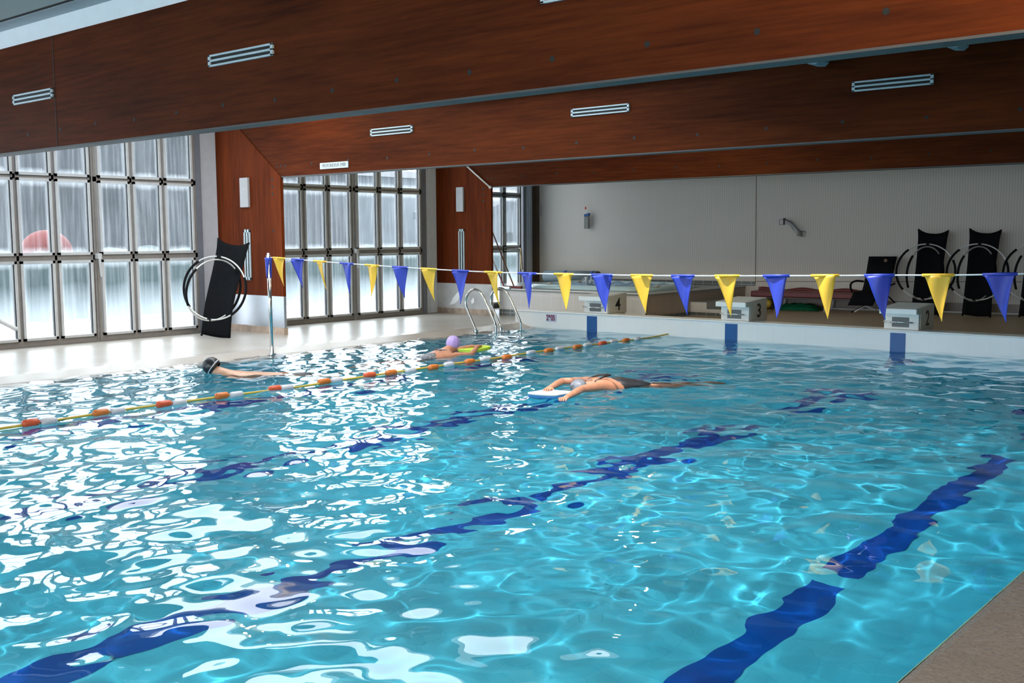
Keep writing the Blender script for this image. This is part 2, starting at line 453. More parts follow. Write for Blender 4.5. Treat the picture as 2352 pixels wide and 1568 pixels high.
class MB:
    def __init__(s):
        s.v, s.f, s.mi, s.uv = [], [], [], {}

    def add(s, vs, fs, mi=0):
        o = len(s.v)
        s.v += [tuple(float(c) for c in p) for p in vs]
        for f in fs:
            s.f.append(tuple(i + o for i in f))
            s.mi.append(mi)
        return s

    def box(s, a, b, mi=0):
        x0, x1 = sorted((a[0], b[0])); y0, y1 = sorted((a[1], b[1])); z0, z1 = sorted((a[2], b[2]))
        vs = [(x0, y0, z0), (x1, y0, z0), (x1, y1, z0), (x0, y1, z0), (x0, y0, z1), (x1, y0, z1), (x1, y1, z1), (x0, y1, z1)]
        return s.add(vs, [(0, 3, 2, 1), (4, 5, 6, 7), (0, 1, 5, 4), (1, 2, 6, 5), (2, 3, 7, 6), (3, 0, 4, 7)], mi)

    def prism(s, pts, vec, mi=0):
        """closed polygon extruded along a vector"""
        n = len(pts)
        vec = np.asarray(vec, float)
        a = [np.asarray(p, float) for p in pts]
        vs = a + [p + vec for p in a]
        fs = [tuple(range(n - 1, -1, -1)), tuple(range(n, 2 * n))]
        fs += [(i, (i + 1) % n, n + (i + 1) % n, n + i) for i in range(n)]
        return s.add(vs, fs, mi)

    def tube(s, path, r, n=10, closed=False, mi=0):
        P = [np.asarray(p, float) for p in path]
        m = len(P)
        rr = r if hasattr(r, '__len__') else [r] * m
        up = None
        vs, fs = [], []
        for i in range(m):
            if closed:
                t = P[(i + 1) % m] - P[i - 1]
            else:
                t = P[min(i + 1, m - 1)] - P[max(i - 1, 0)]
            t = t / (np.linalg.norm(t) + 1e-12)
            if up is None:
                up = np.array([0, 0, 1.0]) if abs(t[2]) < 0.9 else np.array([1.0, 0, 0])
            up = up - t * np.dot(up, t)
            up /= np.linalg.norm(up) + 1e-12
            sd = np.cross(t, up)
            for k in range(n):
                a = 2 * PI * k / n
                vs.append(P[i] + (up * math.cos(a) + sd * math.sin(a)) * rr[i])
        for i in range(m if closed else m - 1):
            j = (i + 1) % m
            for k in range(n):
                l = (k + 1) % n
                fs.append((i * n + k, i * n + l, j * n + l, j * n + k))
        if not closed:
            fs.append(tuple(range(n)))
            fs.append(tuple(range((m - 1) * n + n - 1, (m - 1) * n - 1, -1)))
        return s.add(vs, fs, mi)

    def ellipsoid(s, c, r, nu=20, nv=14, rot=None, mi=0):
        vs, fs = [], []
        c = np.asarray(c, float)
        for i in range(nv + 1):
            th = PI * i / nv
            for j in range(nu):
                ph = 2 * PI * j / nu
                p = np.array([r[0] * math.sin(th) * math.cos(ph), r[1] * math.sin(th) * math.sin(ph), r[2] * math.cos(th)])
                if rot is not None:
                    p = np.array(rot @ Vector(p))
                vs.append(c + p)
        for i in range(nv):
            for j in range(nu):
                k = (j + 1) % nu
                fs.append((i * nu + j, (i + 1) * nu + j, (i + 1) * nu + k, i * nu + k))
        return s.add(vs, fs, mi)

    def grid(s, P, mi=0, closed_u=False):
        """rows x cols array of points"""
        nr, nc = len(P), len(P[0])
        vs = [p for r in P for p in r]
        fs = []
        for i in range(nr - 1):
            for j in range(nc if closed_u else nc - 1):
                k = (j + 1) % nc
                fs.append((i * nc + j, i * nc + k, (i + 1) * nc + k, (i + 1) * nc + j))
        return s.add(vs, fs, mi)

    def build(s, name, mats, parent=None, smooth=False, bevel=0.0, solid=0.0, sub=0):
        me = bpy.data.meshes.new(name)
        off = np.zeros(3)
        if parent is not None:
            off = np.array(world_loc(parent))
        vs = [tuple(np.asarray(p) - off) for p in s.v]
        me.from_pydata(vs, [], s.f)
        if not isinstance(mats, (list, tuple)):
            mats = [mats]
        for m in mats:
            me.materials.append(m if not isinstance(m, str) else M[m])
        if len(mats) > 1:
            me.polygons.foreach_set('material_index', s.mi)
        me.update()
        bm = bmesh.new()
        bm.from_mesh(me)
        bmesh.ops.recalc_face_normals(bm, faces=bm.faces)
        bm.to_mesh(me)
        bm.free()
        if smooth:
            me.polygons.foreach_set('use_smooth', [True] * len(me.polygons))
        o = bpy.data.objects.new(name, me)
        COL.objects.link(o)
        if parent is not None:
            o.parent = parent
        if solid:
            md = o.modifiers.new('solid', 'SOLIDIFY')
            md.thickness = solid
            md.offset = 0
        if bevel:
            md = o.modifiers.new('bevel', 'BEVEL')
            md.width = bevel
            md.segments = 2
            md.limit_method = 'ANGLE'
        if sub:
            md = o.modifiers.new('sub', 'SUBSURF')
            md.levels = sub
            md.render_levels = sub
        return o


def world_loc(o):
    p = Vector(o.location)
    while o.parent is not None:
        o = o.parent
        p = p + Vector(o.location)
    return p


def tag(o, label=None, cat=None, group=None, kind=None):
    if label: o['label'] = label
    if cat: o['category'] = cat
    if group: o['group'] = group
    if kind: o['kind'] = kind
    return o


def thing(name, loc, label, cat, group=None, rz=0.0, kind=None):
    o = bpy.data.objects.new(name, None)
    COL.objects.link(o)
    o.empty_display_size = 0.1
    o.location = tuple(float(c) for c in loc)
    o.rotation_euler = (0, 0, rz)
    return tag(o, label, cat, group, kind)


def struct(mb, name, mats, label=None, cat=None, parent=None, **kw):
    o = mb.build(name, mats, parent, **kw)
    if parent is None:
        tag(o, label, cat, None, 'structure')
    return o


def text(name, body, size, mat, matrix, parent=None, extrude=0.0015, shear=0.0, align='CENTER', sx=1.0, bold=0.0):
    cu = bpy.data.curves.new(name, 'FONT')
    cu.body = body
    cu.size = size
    cu.align_x = align
    cu.align_y = 'CENTER'
    cu.extrude = extrude
    cu.shear = shear
    cu.offset = bold
    cu.materials.append(M[mat])
    o = bpy.data.objects.new(name, cu)
    COL.objects.link(o)
    mt = matrix @ Matrix.Diagonal((sx, 1, 1, 1))
    if parent is not None:
        o.parent = parent
        mt = Matrix.Translation(-world_loc(parent)) @ mt
    bpy.context.view_layer.update()
    me = bpy.data.meshes.new_from_object(o.evaluated_get(bpy.context.evaluated_depsgraph_get()))
    me.name = name
    bpy.data.objects.remove(o)
    bpy.data.curves.remove(cu)
    o = bpy.data.objects.new(name, me)
    COL.objects.link(o)
    if parent is not None:
        o.parent = parent
    o.matrix_local = mt
    return o


def frame(o, x, y):
    """matrix with origin o, local x and y axes given"""
    x = Vector(x).normalized(); y = Vector(y).normalized(); z = x.cross(y)
    m = Matrix.Identity(4)
    for i in range(3):
        m[i][0], m[i][1], m[i][2], m[i][3] = x[i], y[i], z[i], float(o[i])
    return m


def copy_tree(o, parent=None):
    c = o.copy()
    COL.objects.link(c)
    if parent is not None:
        c.parent = parent
    for ch in list(o.children):
        copy_tree(ch, c)
    return c


def arc(c, u, v, r, a0, a1, n=16):
    c, u, v = (np.asarray(q, float) for q in (c, u, v))
    return [c + u * (r * math.cos(a0 + (a1 - a0) * i / n)) + v * (r * math.sin(a0 + (a1 - a0) * i / n)) for i in range(n + 1)]


def smooth_path(pts, n=6):
    """Catmull-Rom through the points"""
    P = [np.asarray(p, float) for p in pts]
    P = [2 * P[0] - P[1]] + P + [2 * P[-1] - P[-2]]
    out = []
    for i in range(1, len(P) - 2):
        for k in range(n):
            t = k / n
            a, b, c, d = P[i - 1], P[i], P[i + 1], P[i + 2]
            out.append(0.5 * (2 * b + (c - a) * t + (2 * a - 5 * b + 4 * c - d) * t * t + (3 * b - a - 3 * c + d) * t ** 3))
    out.append(P[-2])
    return out


# ------------------------------------------------------------------ the hall
DZ = 0.06                 # deck height above the water
XW = -14.7                # window wall
XR = -1.27                # right waterline
YE = 14.17                # end wall of the pool
CEIL = 3.80
LANES = (-10.262, -7.683, -5.174, -2.65)


def floor_z(y):
    return float(np.interp(y, [-11, 0, 2.3, 7, 11, 15], [-1.45, -1.52, -1.62, -1.90, -2.05, -2.08]))


# pool basin: floor strip by strip, walls
mb = MB()
ys = list(np.linspace(-10.9, 14.2, 12))
mb.grid([[(x, y, floor_z(y)) for x in (-11.47, -1.27)] for y in ys])
struct(mb, 'floor_basin', 'basin', 'turquoise tiled pool floor below the water', 'pool floor')
mb = MB()
mb.grid([[(-11.465, y, z) for z in (floor_z(y) - .05, -0.045)] for y in ys])
struct(mb, 'wall_basin_left', 'basin', 'turquoise side wall of the pool under the left deck', 'pool wall')
mb = MB()
mb.grid([[(-1.28, y, z) for z in (floor_z(y) - .05, 0.006)] for y in ys])
struct(mb, 'wall_basin_right', 'basin', 'turquoise side wall of the pool under the near right lip', 'pool wall')
mb = MB().add([(-11.95, -10.88, -2), (-1.2, -10.88, -2), (-1.2, -10.88, 0.06), (-11.95, -10.88, 0.06)], [(0, 1, 2, 3)])
struct(mb, 'wall_basin_near', 'basin', 'turquoise end wall of the pool behind the viewer', 'pool wall')

for i, x in enumerate(LANES):
    mb = MB()
    yl = list(np.linspace(-9, 12.1, 12))
    mb.grid([[(x + dx, y, floor_z(y) + .004) for dx in (-.125, .125)] for y in yl])
    mb.add([(x - .5, 12.1, floor_z(12.1) + .004), (x + .5, 12.1, floor_z(12.1) + .004), (x + .5, 12.35, floor_z(12.3) + .004), (x - .5, 12.35, floor_z(12.3) + .004)], [(0, 1, 2, 3)])
    struct(mb, 'floor_lane_line', 'lane',
           ['dark blue lane line on the pool floor under the floating rope', 'dark blue lane line on the pool floor leading to block 3',
            'dark blue lane line on the pool floor leading to block 2', 'dark blue lane line on the pool floor nearest the right lip'][i], 'lane line')

# end wall of the pool with its rounded white edge
mb = MB()
mb.box((-11.93, YE, -2.2), (2.2, YE + .30, 0.262))
ew = struct(mb, 'wall_pool_end', 'parapet', 'white tiled end wall of the pool carrying the starting blocks', 'pool end wall')
mb = MB()
mb.box((-11.945, YE - .012, 0.262), (2.2, YE + .31, 0.285))
struct(mb, 'trim_pool_end_edge', 'parapet_edge', None, None, ew, bevel=0.01)
for i, x in enumerate(LANES[:3]):
    mb = MB().box((x - .103, YE - .006, -1.6), (x + .103, YE + .01, 0.245))
    struct(mb, 'lane_stripe', 'blue_stripe', None, None, ew)

# left deck, curb, wet slope
mb = MB()
mb.add([(-15.4, -11, DZ), (-11.95, -11, DZ), (-11.95, 19.5, DZ), (-15.4, 19.5, DZ), (-15.4, -11, -.4), (-11.95, -11, -.4), (-11.95, 19.5, -.4), (-15.4, 19.5, -.4)],
       [(0, 1, 2, 3), (4, 7, 6, 5), (0, 4, 5, 1), (1, 5, 6, 2), (2, 6, 7, 3), (3, 7, 4, 0)])
struct(mb, 'floor_left', 'deck', 'pale glossy terrazzo deck along the window wall', 'deck')
mb = MB()
prof = [(-11.95, DZ), (-11.93, DZ + .008), (-11.80, DZ + .002), (-11.74, DZ - .015), (-11.60, 0.004), (-11.46, -.055), (-11.46, -.3), (-11.95, -.3)]
mb.prism([(x, -10.9, z) for x, z in prof], (0, YE + 10.9 - .001, 0))
struct(mb, 'trim_left_curb', 'curb', 'pale sloping overflow curb between left deck and water', 'curb')

# near right lip the photographer stands on
mb = MB()
prof = [(-1.27, -.10), (-1.27, 0.008), (-1.235, .018), (-1.10, 0.024), (-0.4, 0.045), (3.0, 0.06), (3.0, -.3), (-1.27, -.3)]
mb.prism([(x, -10.9, z) for x, z in prof], (0, YE + 10.9 - .001, 0))
struct(mb, 'floor_right', 'wet_lip', 'wet grey-brown overflow lip and deck in the near right corner', 'deck')

# deck behind the end wall, rising gently to the far wall
mb = MB()
mb.prism([(-11.9, YE + .3, DZ), (-11.9, 20.6, 0.20), (-11.9, 20.6, -.4), (-11.9, YE + .3, -.4)], (16, 0, 0))
struct(mb, 'floor_back', 'back_deck', 'brown tiled deck behind the starting blocks', 'deck')


def deck_z(y):
    return DZ + (y - YE - .3) / (20.6 - YE - .3) * .14


# far wall
mb = MB()
a, b = wallpt(-14.80, -.1), wallpt(4.5, -.1)
for p in (a, b): p[2] = -.1
mb.prism([a, b, b - WN * .2, a - WN * .2], (0, 0, 4.2))
fw_ = struct(mb, 'wall_back', 'far_wall', 'white ribbed panel wall behind the starting blocks', 'wall')
# baseboard with a white pipe in front, seam and joint lines
mb = MB()
a, b = wallpt(-9.55, 0.1), wallpt(4.4, .1)
mb.prism([a + WN * .02, b + WN * .02, b, a], (0, 0, 0.25))
struct(mb, 'baseboard_back', 'brown_base', 'brown tiled baseboard along the ribbed far wall', 'baseboard')
mb = MB()
a = onwall(1736, 420, .004); b = onwall(1735, 640, .004)
mb.tube([(a[0], a[1], 3.6), (b[0], b[1], .6)], .006, 6)
struct(mb, 'panel_seam', 'brown_base', None, None, fw_)
mb = MB()
mb.tube([onwall(1737, 646, .004), onwall(2352, 647, .004), wallpt(4, .70, .004)], .006, 6)
struct(mb, 'panel_joint', 'brown_base', None, None, fw_)
mb = MB()
p0, p1 = onwall(1880, 709, .09), onwall(2352, 726, .09)
p0[2] = deck_z(p0[1]) + .016; p1[2] = deck_z(p1[1]) + .016
p2 = p1 + (p1 - p0) / np.linalg.norm(p1 - p0) * 1.5
p2[2] = deck_z(p2[1]) + .016
mb.tube([p0, p1, p2], .018, 8)
tag(mb.build('white_pipe', 'white_tube', smooth=True), 'thin white pipe lying along the foot of the far wall', 'pipe')
# brown corner trim between posts and far wall
mb = MB()
c = wallpt(-14.66, 0)
mb.box((-14.74, c[1] - .10, 0.5), (-14.62, c[1] + .03, 3.7))
struct(mb, 'trim_corner', 'brown_trim', 'dark brown strip in the far left corner beside the ribbed wall', 'trim')

# right wall and near wall (out of view, they close the room)
mb = MB().box((3.0, -11, -.3), (3.2, 20.5, CEIL))
struct(mb, 'wall_right', 'blank', 'plain side wall behind the viewer', 'wall')

# ceiling
# near opening added to light the pool, then two rooflights between the first beams
ROOF = ((-7.0, -1.0, -8.0, -4.0), (-13.4, -10.2, 6.1, 9.3), (-9.7, -6.4, 6.1, 9.3))


def slab_with_openings(x0, x1, y0, y1, z0, z1, holes):
    mb = MB()
    xs = sorted({x0, x1, *[h[0] for h in holes], *[h[1] for h in holes]})
    ys_ = sorted({y0, y1, *[h[2] for h in holes], *[h[3] for h in holes]})
    for j in range(len(ys_) - 1):
        run = None
        for i in range(len(xs) - 1):
            cx, cy = (xs[i] + xs[i + 1]) / 2, (ys_[j] + ys_[j + 1]) / 2
            solid = not any(h[0] < cx < h[1] and h[2] < cy < h[3] for h in holes)
            if solid:
                run = (run[0], xs[i + 1]) if run else (xs[i], xs[i + 1])
            if run and (not solid or i == len(xs) - 2):
                mb.box((run[0], ys_[j], z0), (run[1], ys_[j + 1], z1))
                run = None
    return mb


mb = slab_with_openings(-15.4, 3.2, -11, 20.6, CEIL, CEIL + .15, ROOF)
ce = struct(mb, 'ceiling', 'ceiling', 'grey painted ceiling between the plywood beams', 'ceiling')

# ------------------------------------------------------------------ portal frames of plywood
BOT, TOPZ, TH = 2.505, 3.605, 0.15
BEAMS = (5.29, 10.2, 15.1)
XC = -13.29               # inner edge of the columns


def portal(Y, bl, k):
    top = TOPZ
    TC = .055
    XL = (-15.0, -15.0, -14.735)[k]
    mb = MB()
    mb.prism([(XC, Y, BOT), (3.0, Y, BOT), (3.0, Y, top), (-14.98, Y, top), (-14.98 + .01, Y, top - .01)], (0, TH, 0))
    bo = struct(mb, 'beam', 'wood_x', bl[0], 'beam')
    mb = MB().box((XC + .02, Y - .004, BOT - .012), (3.0, Y + TH + .004, BOT + .002))
    struct(mb, 'beam_edge', 'soffit', None, None, bo)
    mb = MB()
    mb.prism([(XL, Y - .012, .66), (XC, Y - .012, .66), (XC, Y - .012, BOT + .005), (-14.45, Y - .012, BOT + .90), (XL, Y - .012, BOT + 1.09)], (0, TC, 0))
    co = struct(mb, 'column', 'wood_z', bl[1], 'column')
    if k == 0:
        jb = MB().box((-10.52, Y - .003, BOT), (-10.508, Y + .004, top))
        struct(jb, 'panel_joint', 'dark', None, None, bo)
    # skirt
    mb = MB().box((XL, Y - .008, .17), (XC + .004, Y + TC - .016, .66))
    struct(mb, 'base_cladding', 'metal_plate' if k != 2 else 'concrete', None, None, co)
    mb = MB().box((XL, Y - .02, DZ - .01), (XC + .008, Y + TC, .17))
    struct(mb, 'base_skirting', 'stone_skirt', None, None, co)
    if k:
        # bolt holes
        for dz in (0.0, -.115, -.23):
            b = MB().tube([(XC - .20, Y - .014, BOT - .03 + dz), (XC - .20, Y - .006, BOT - .03 + dz)], .022, 10)
            struct(b, 'bolt_cap', 'dark', None, None, co)
        b = MB().tube([(XC - .20, Y - .014, 1.68), (XC - .20, Y - .006, 1.68)], .02, 10)
        struct(b, 'bolt_cap', 'dark', None, None, co)
        for dx in (0.02, .12, .22):
            b = MB().tube([(XC - .10 + dx, Y - .002, BOT + .16), (XC - .10 + dx, Y + .006, BOT + .16)], .018, 10)
            struct(b, 'bolt_cap', 'dark', None, None, bo)
    x = XC + .75
    i = 0
    while x < 2.5:
        b = MB().tube([(x, Y - .002, BOT + .17 + .01 * math.sin(i * 2.1)), (x, Y + .006, BOT + .17 + .01 * math.sin(i * 2.1))], .019, 10)
        struct(b, 'bolt_cap', 'dark', None, None, bo)
        x += .82 if k else .70
        i += 1
    return bo, co


pb = []
pb.append(portal(BEAMS[0], ('nearest long plywood ceiling beam, topmost in view', 'plywood column of the nearest beam'), 0))
pb.append(portal(BEAMS[1], ('middle plywood ceiling beam carrying the depth sign', 'plywood column behind the leaning lounger, metal-clad foot'), 1))
pb.append(portal(BEAMS[2], ('farthest plywood ceiling beam above the ribbed wall', 'plywood column beside the pool ladder, patched concrete foot'), 2))

# white rod along the mitre of the farthest portal
mb = MB().tube([(-13.98, 15.07, 2.985), (-13.30, 15.07, 2.50)], .016, 8)
mb.ellipsoid((-13.29, 15.07, 2.495), (.03, .03, .03), 10, 8)
tag(mb.build('mitre_rod', 'white_tube', smooth=True), 'white rod along the slanted joint of the farthest column and beam', 'rod')
# patched plaster on the third column's foot
for (pts) in ([(1032, 700), (1040, 684), (1052, 670), (1060, 668), (1052, 690), (1044, 697)], [(1082, 690), (1088, 682), (1089, 694), (1083, 698)]):
    mb = MB().prism([ony(x, y, 15.088) for x, y in pts], (0, .01, 0))
    mb.build('plaster_patch', 'parapet_edge', pb[2][1])

# white fascia above the nearest beam, trim strip and dark gap
mb = MB().box((-14.98, 5.30, TOPZ), (3.0, 5.42, CEIL))
struct(mb, 'trim_fascia', 'white_fascia', 'white strip of fascia on top of the nearest beam', 'fascia')
mb = MB().box((-14.98, 5.09, CEIL - .012), (3.0, 5.30, CEIL + .001))
struct(mb, 'trim_ceiling_strip', 'grey_trim', 'blue-grey ceiling strip above the white fascia', 'trim')
mb = MB().box((-14.98, 5.05, CEIL - .004), (3.0, 5.09, CEIL + .002))
struct(mb, 'trim_ceiling_gap', 'dark', 'dark joint line between ceiling and blue-grey strip', 'trim')

# dark cable tray on the middle beam with two brackets
tr = thing('cable_tray', (-4, 10.05, 3.3), 'dark cable tray on two grey brackets along the middle beam', 'cable tray')
MB().box((-9.5, 9.98, 3.34), (2.9, 10.194, 3.56)).build('tray', 'dark', tr)
for x, y in ((1873, 143), (2192, 105)):
    p = ony(x, y, 10.10)
    b = MB().prism([(p[0] - .17, 10.19, p[2] + .07), (p[0] + .10, 10.19, p[2] + .07), (p[0] + .10, 10.19, p[2] - .01), (p[0] + .06, 10.19, p[2] - .04), (p[0] - .02, 10.19, p[2] - .03)], (0, -.22, 0))
    b.build('bracket', 'grey_trim', tr)

# ------------------------------------------------------------------ window wall
post_y = [(4.70, 5.45), (9.68, 11.02), (14.72, 15.92), (17.80, 18.16)]
for i, (a, b) in enumerate(post_y):
    xf = (-14.97, -14.97, -14.74, -14.74)[i]
    mb = MB().box((xf - .05, a + (0, .20, .04, 0)[i], DZ - .02), (xf, b, CEIL), 0)
    mb.box((-14.80, a - .08, DZ - .02), (-14.67, a + .02, CEIL), 1)
    mb.box((xf - .01, a + .16, DZ), (xf + .02, a + .20, CEIL - .1), 0)
    struct(mb, 'wall_left_post', ['steel_grey', 'steel_dark'],
           ['grey steel post left of the first window bay', 'grey steel post behind the leaning lounger',
            'grey steel post left of the column by the ladder', 'grey steel post in the far corner beside the ribbed wall'][i], 'post')
mb = MB().box((-14.95, -11, DZ - .02), (-14.75, .2, CEIL))
struct(mb, 'wall_left', 'steel_grey', 'grey side wall beyond the left edge', 'wall')
mb = MB().box((-14.95, .2, 3.45), (-14.75, 18.3, CEIL))
struct(mb, 'wall_left_head', 'steel_dark', 'dark head beam above the window bays', 'wall')
mb = MB().box((-14.84, .2, DZ - .03), (-14.62, 18.0, DZ + .008))
struct(mb, 'trim_window_track', 'frame_dark', 'floor track under the glazed doors', 'track')

ROWS = ((.20, 1.215), (1.392, 2.37), (2.51, 3.36))


def window_bay(n, leaves, label, handles):
    root = thing('window_%d' % n, (-14.7, leaves[0][0], DZ), label, 'window', None, 0, 'structure')
    for li, (y0, y1) in enumerate(leaves):
        w = (y1 - y0)
        fr = MB()
        x0, x1 = -14.735, -14.68
        # dark grid
        fr.box((x0, y0, .07), (x1, y1, .15), 0)
        for z in (1.305, 2.44):
            fr.box((x0, y0, z - .035), (x1, y1, z + .035), 0)
        fr.box((x0, y0, 3.40), (x1, y1, 3.46), 0)
        st = .055
        pitch = (w - 2 * st) / 3.0
        fr.box((x0, y0, .15), (x1, y0 + st - .012, 3.4), 0)
        fr.box((x0, y1 - st + .012, .15), (x1, y1, 3.4), 0)
        for k in (1, 2):
            yc = y0 + st + pitch * k
            fr.box((x0, yc - .018, .15), (x1, yc + .018, 3.4), 0)
        gl = MB()
        uvs = []
        for k in range(3):
            a, b = y0 + st + pitch * k, y0 + st + pitch * (k + 1)
            a += .012 if k else -.012
            b -= .012 if k < 2 else -.012
            for z0, z1 in ROWS:
                fx0, fx1 = -14.72, -14.655
                t = .036
                zz0, zz1 = z0 - .05, z1 + .05
                fr.box((fx0, a + .014, zz0), (fx1, a + .014 + t, zz1), 1)
                fr.box((fx0, b - .014 - t, zz0), (fx1, b - .014, zz1), 1)
                fr.box((fx0, a + .014, zz0), (fx1, b - .014, zz0 + t), 1)
                fr.box((fx0, a + .014, zz1 - t), (fx1, b - .014, zz1), 1)
                # dark gasket on the far side of each pane
                fr.box((fx0 - .004, b - .014 - t - .012, z0 - .008), (fx1 - .02, b - .014 - t, z1 + .008), 2)
                gl.add([(-14.70, a + .04, z0 - .01), (-14.70, b - .04, z0 - .01), (-14.70, b - .04, z1 + .01), (-14.70, a + .04, z1 + .01)], [(0, 1, 2, 3)])
                uvs += [(0, 0), (1, 0), (1, 1), (0, 1)]
        lo = fr.build('sash', ['frame_dark', 'frame_silver', 'black'], root)
        me = bpy.data.meshes.new('glazing')
        off = np.array(world_loc(lo))
        me.from_pydata([tuple(np.array(v) - off) for v in gl.v], [], gl.f)
        ul = me.uv_layers.new(name='UVMap')
        for i_, uvc in enumerate(uvs):
            ul.data[i_].uv = uvc
        me.materials.append(M['glass'])
        go = bpy.data.objects.new('glazing', me)
        COL.objects.link(go)
        go.parent = lo
    if handles:
        y = leaves[0][1]
        h = MB().box((-14.66, y - .03, 1.28), (-14.56, y + .03, 1.36))
        h.tube([(-14.58, y, 1.34), (-14.56, y, 1.2), (-14.57, y + .02, 1.02)], .018, 8)
        h.build('handle', 'frame_silver', root)
        h = MB().tube([(-14.65, y - .03, .12), (-14.65, y - .03, 1.2)], .012, 8)
        h.tube([(-14.65, y - .03, 1.4), (-14.65, y - .03, 3.35)], .012, 8)
        h.build('bolt_rod', 'frame_dark', root)
    return root


window_bay(4, [(.25, 2.42), (2.45, 4.60)], 'glazed door bay beyond the left edge', False)
window_bay(1, [(6.14, 7.885), (7.90, 9.60)], 'tall steamed-up glazed doors at the left edge', True)
window_bay(2, [(11.12, 12.86), (12.885, 14.63)], 'tall steamed-up glazed doors between the two plywood columns', True)
pbar = window_bay(3, [(15.94, 17.66)], 'narrow visible strip of glazed door right of the far column', False)
mb = MB().box((-14.80, 5.45, DZ), (-14.70, 6.14, 3.46))
struct(mb, 'wall_left_panel', 'steel_dark', 'dark panel beside the first window bay', 'wall')
# brass push bar and lock of the far door
a, b = onx(1196, 570, -14.56), onx(1199, 618, -14.56)
MB().tube([a, b], .02, 8).build('pull_handle', 'brass', pbar, smooth=True)
MB().tube([onx(1164, 573, -14.63), onx(1190, 571, -14.63)], .018, 8).tube([a, a + np.array([-.07, 0, 0])], .012, 6).build('latch', 'frame_silver', pbar)

# ------------------------------------------------------------------ vents, boxes, signs


def vent(p00, p10, p01, Y, label, group, vertical=False):
    """slotted grille on a plywood face: frame, dark slots"""
    x0, x1 = min(p00[0], p01[0]), max(p10[0], p00[0])
    z1 = max(p00[2], p10[2]); z0 = p01[2]
    w, h = x1 - x0, z1 - z0
    t = thing('vent_grille', ((x0 + x1) / 2, Y, z0), label, 'vent', group)
    f = MB()
    d = .022
    if not vertical:
        e = h * .17
        f.box((x0, Y - d, z1 - e), (x1, Y, z1)); f.box((x0, Y - d, z0), (x1, Y, z0 + e))
        zm = (z0 + z1) / 2
        f.box((x0, Y - d, zm - e * .55), (x1, Y, zm + e * .55))
        s = h * .3
        f.box((x0, Y - d, z0), (x0 + s, Y, z1)); f.box((x1 - s, Y - d, z0), (x1, Y, z1))
    else:
        e = w * .17
        f.box((x0, Y - d, z0), (x0 + e, Y, z1)); f.box((x1 - e, Y - d, z0), (x1, Y, z1))
        xm = (x0 + x1) / 2
        f.box((xm - e * .55, Y - d, z0), (xm + e * .55, Y, z1))
        s = w * .3
        f.box((x0, Y - d, z0), (x1, Y, z0 + s)); f.box((x0, Y - d, z1 - s), (x1, Y, z1))
    f.build('frame', 'vent_white', t, bevel=.003)
    MB().box((x0 + .01, Y - .008, z0 + .01), (x1 - .01, Y - .002, z1 - .01)).build('slots', 'dark', t)
    return t


B1, B2, B3 = BEAMS
vent((-11.41, 0, 3.095), (-10.54, 0, 3.095), (-11.41, 0, 2.99), B1, 'white two-slot vent grille nearest the left edge on the nearest beam', 'vent grilles on the nearest beam')
vent((-7.81, 0, 3.107), (-6.93, 0, 3.107), (-7.81, 0, 3.008), B1, 'white two-slot vent grille above the first plywood column', 'vent grilles on the nearest beam')
vent((-4.22, 0, 3.115), (-3.36, 0, 3.115), (-4.22, 0, 3.018), B1, 'white vent grille cut off by the top edge of the photo', 'vent grilles on the nearest beam')
vent((-11.22, 0, 3.082), (-10.38, 0, 3.082), (-11.22, 0, 2.98), B2, 'white two-slot vent grille above the depth sign', 'vent grilles on the middle beam')
vent((-7.69, 0, 3.076), (-6.86, 0, 3.076), (-7.69, 0, 2.98), B2, 'white two-slot vent grille at the centre of the middle beam', 'vent grilles on the middle beam')
vent((-4.245, 0, 3.062), (-3.46, 0, 3.062), (-4.245, 0, 2.963), B2, 'white two-slot vent grille below the cable tray brackets', 'vent grilles on the middle beam')
vent((-14.245, 0, 1.705), (-14.085, 0, 1.705), (-14.245, 0, .896), B2 - .012, 'white upright vent grille on the column behind the leaning lounger', 'upright vents on the columns', True)
vent((-14.125, 0, 1.716), (-13.977, 0, 1.716), (-14.125, 0, .80), B3 - .012, 'white upright vent grille on the column by the ladder', 'upright vents on the columns', True)

for (x0, x1, z0, z1, Y, lab) in ((-14.284, -14.07, 2.055, 2.522, B2, 'flat white box high on the column behind the leaning lounger'),
                                 (-14.158, -13.974, 2.052, 2.522, B3, 'flat white box high on the column by the ladder')):
    b = thing('wall_box', ((x0 + x1) / 2, Y, z0), lab, 'box', 'white boxes on the columns')
    MB().box((x0, Y - .055, z0), (x1, Y - .012, z1)).build('cover', 'box_white', b, bevel=.006)
    MB().box((x0 + .10, Y - .058, (z0 + z1) / 2 + .05), (x0 + .115, Y - .054, (z0 + z1) / 2 + .065)).build('indicator', 'float_white', b)

# depth sign on the middle beam
sg = thing('depth_sign', (-12.02, B2, 2.62), 'white sign reading PROFONDEUR 2M00 on the middle beam', 'sign')
MB().box((-12.335, B2 - .014, 2.574), (-11.71, B2 - .002, 2.664)).build('plate', 'sign_white', sg)
text('lettering', 'PROFONDEUR 2M00', .072, 'sign_ink', frame((-12.022, B2 - .0155, 2.619), (1, 0, 0), (0, 0, 1)), sg, extrude=.001, shear=.18, sx=.80, bold=-.0012)

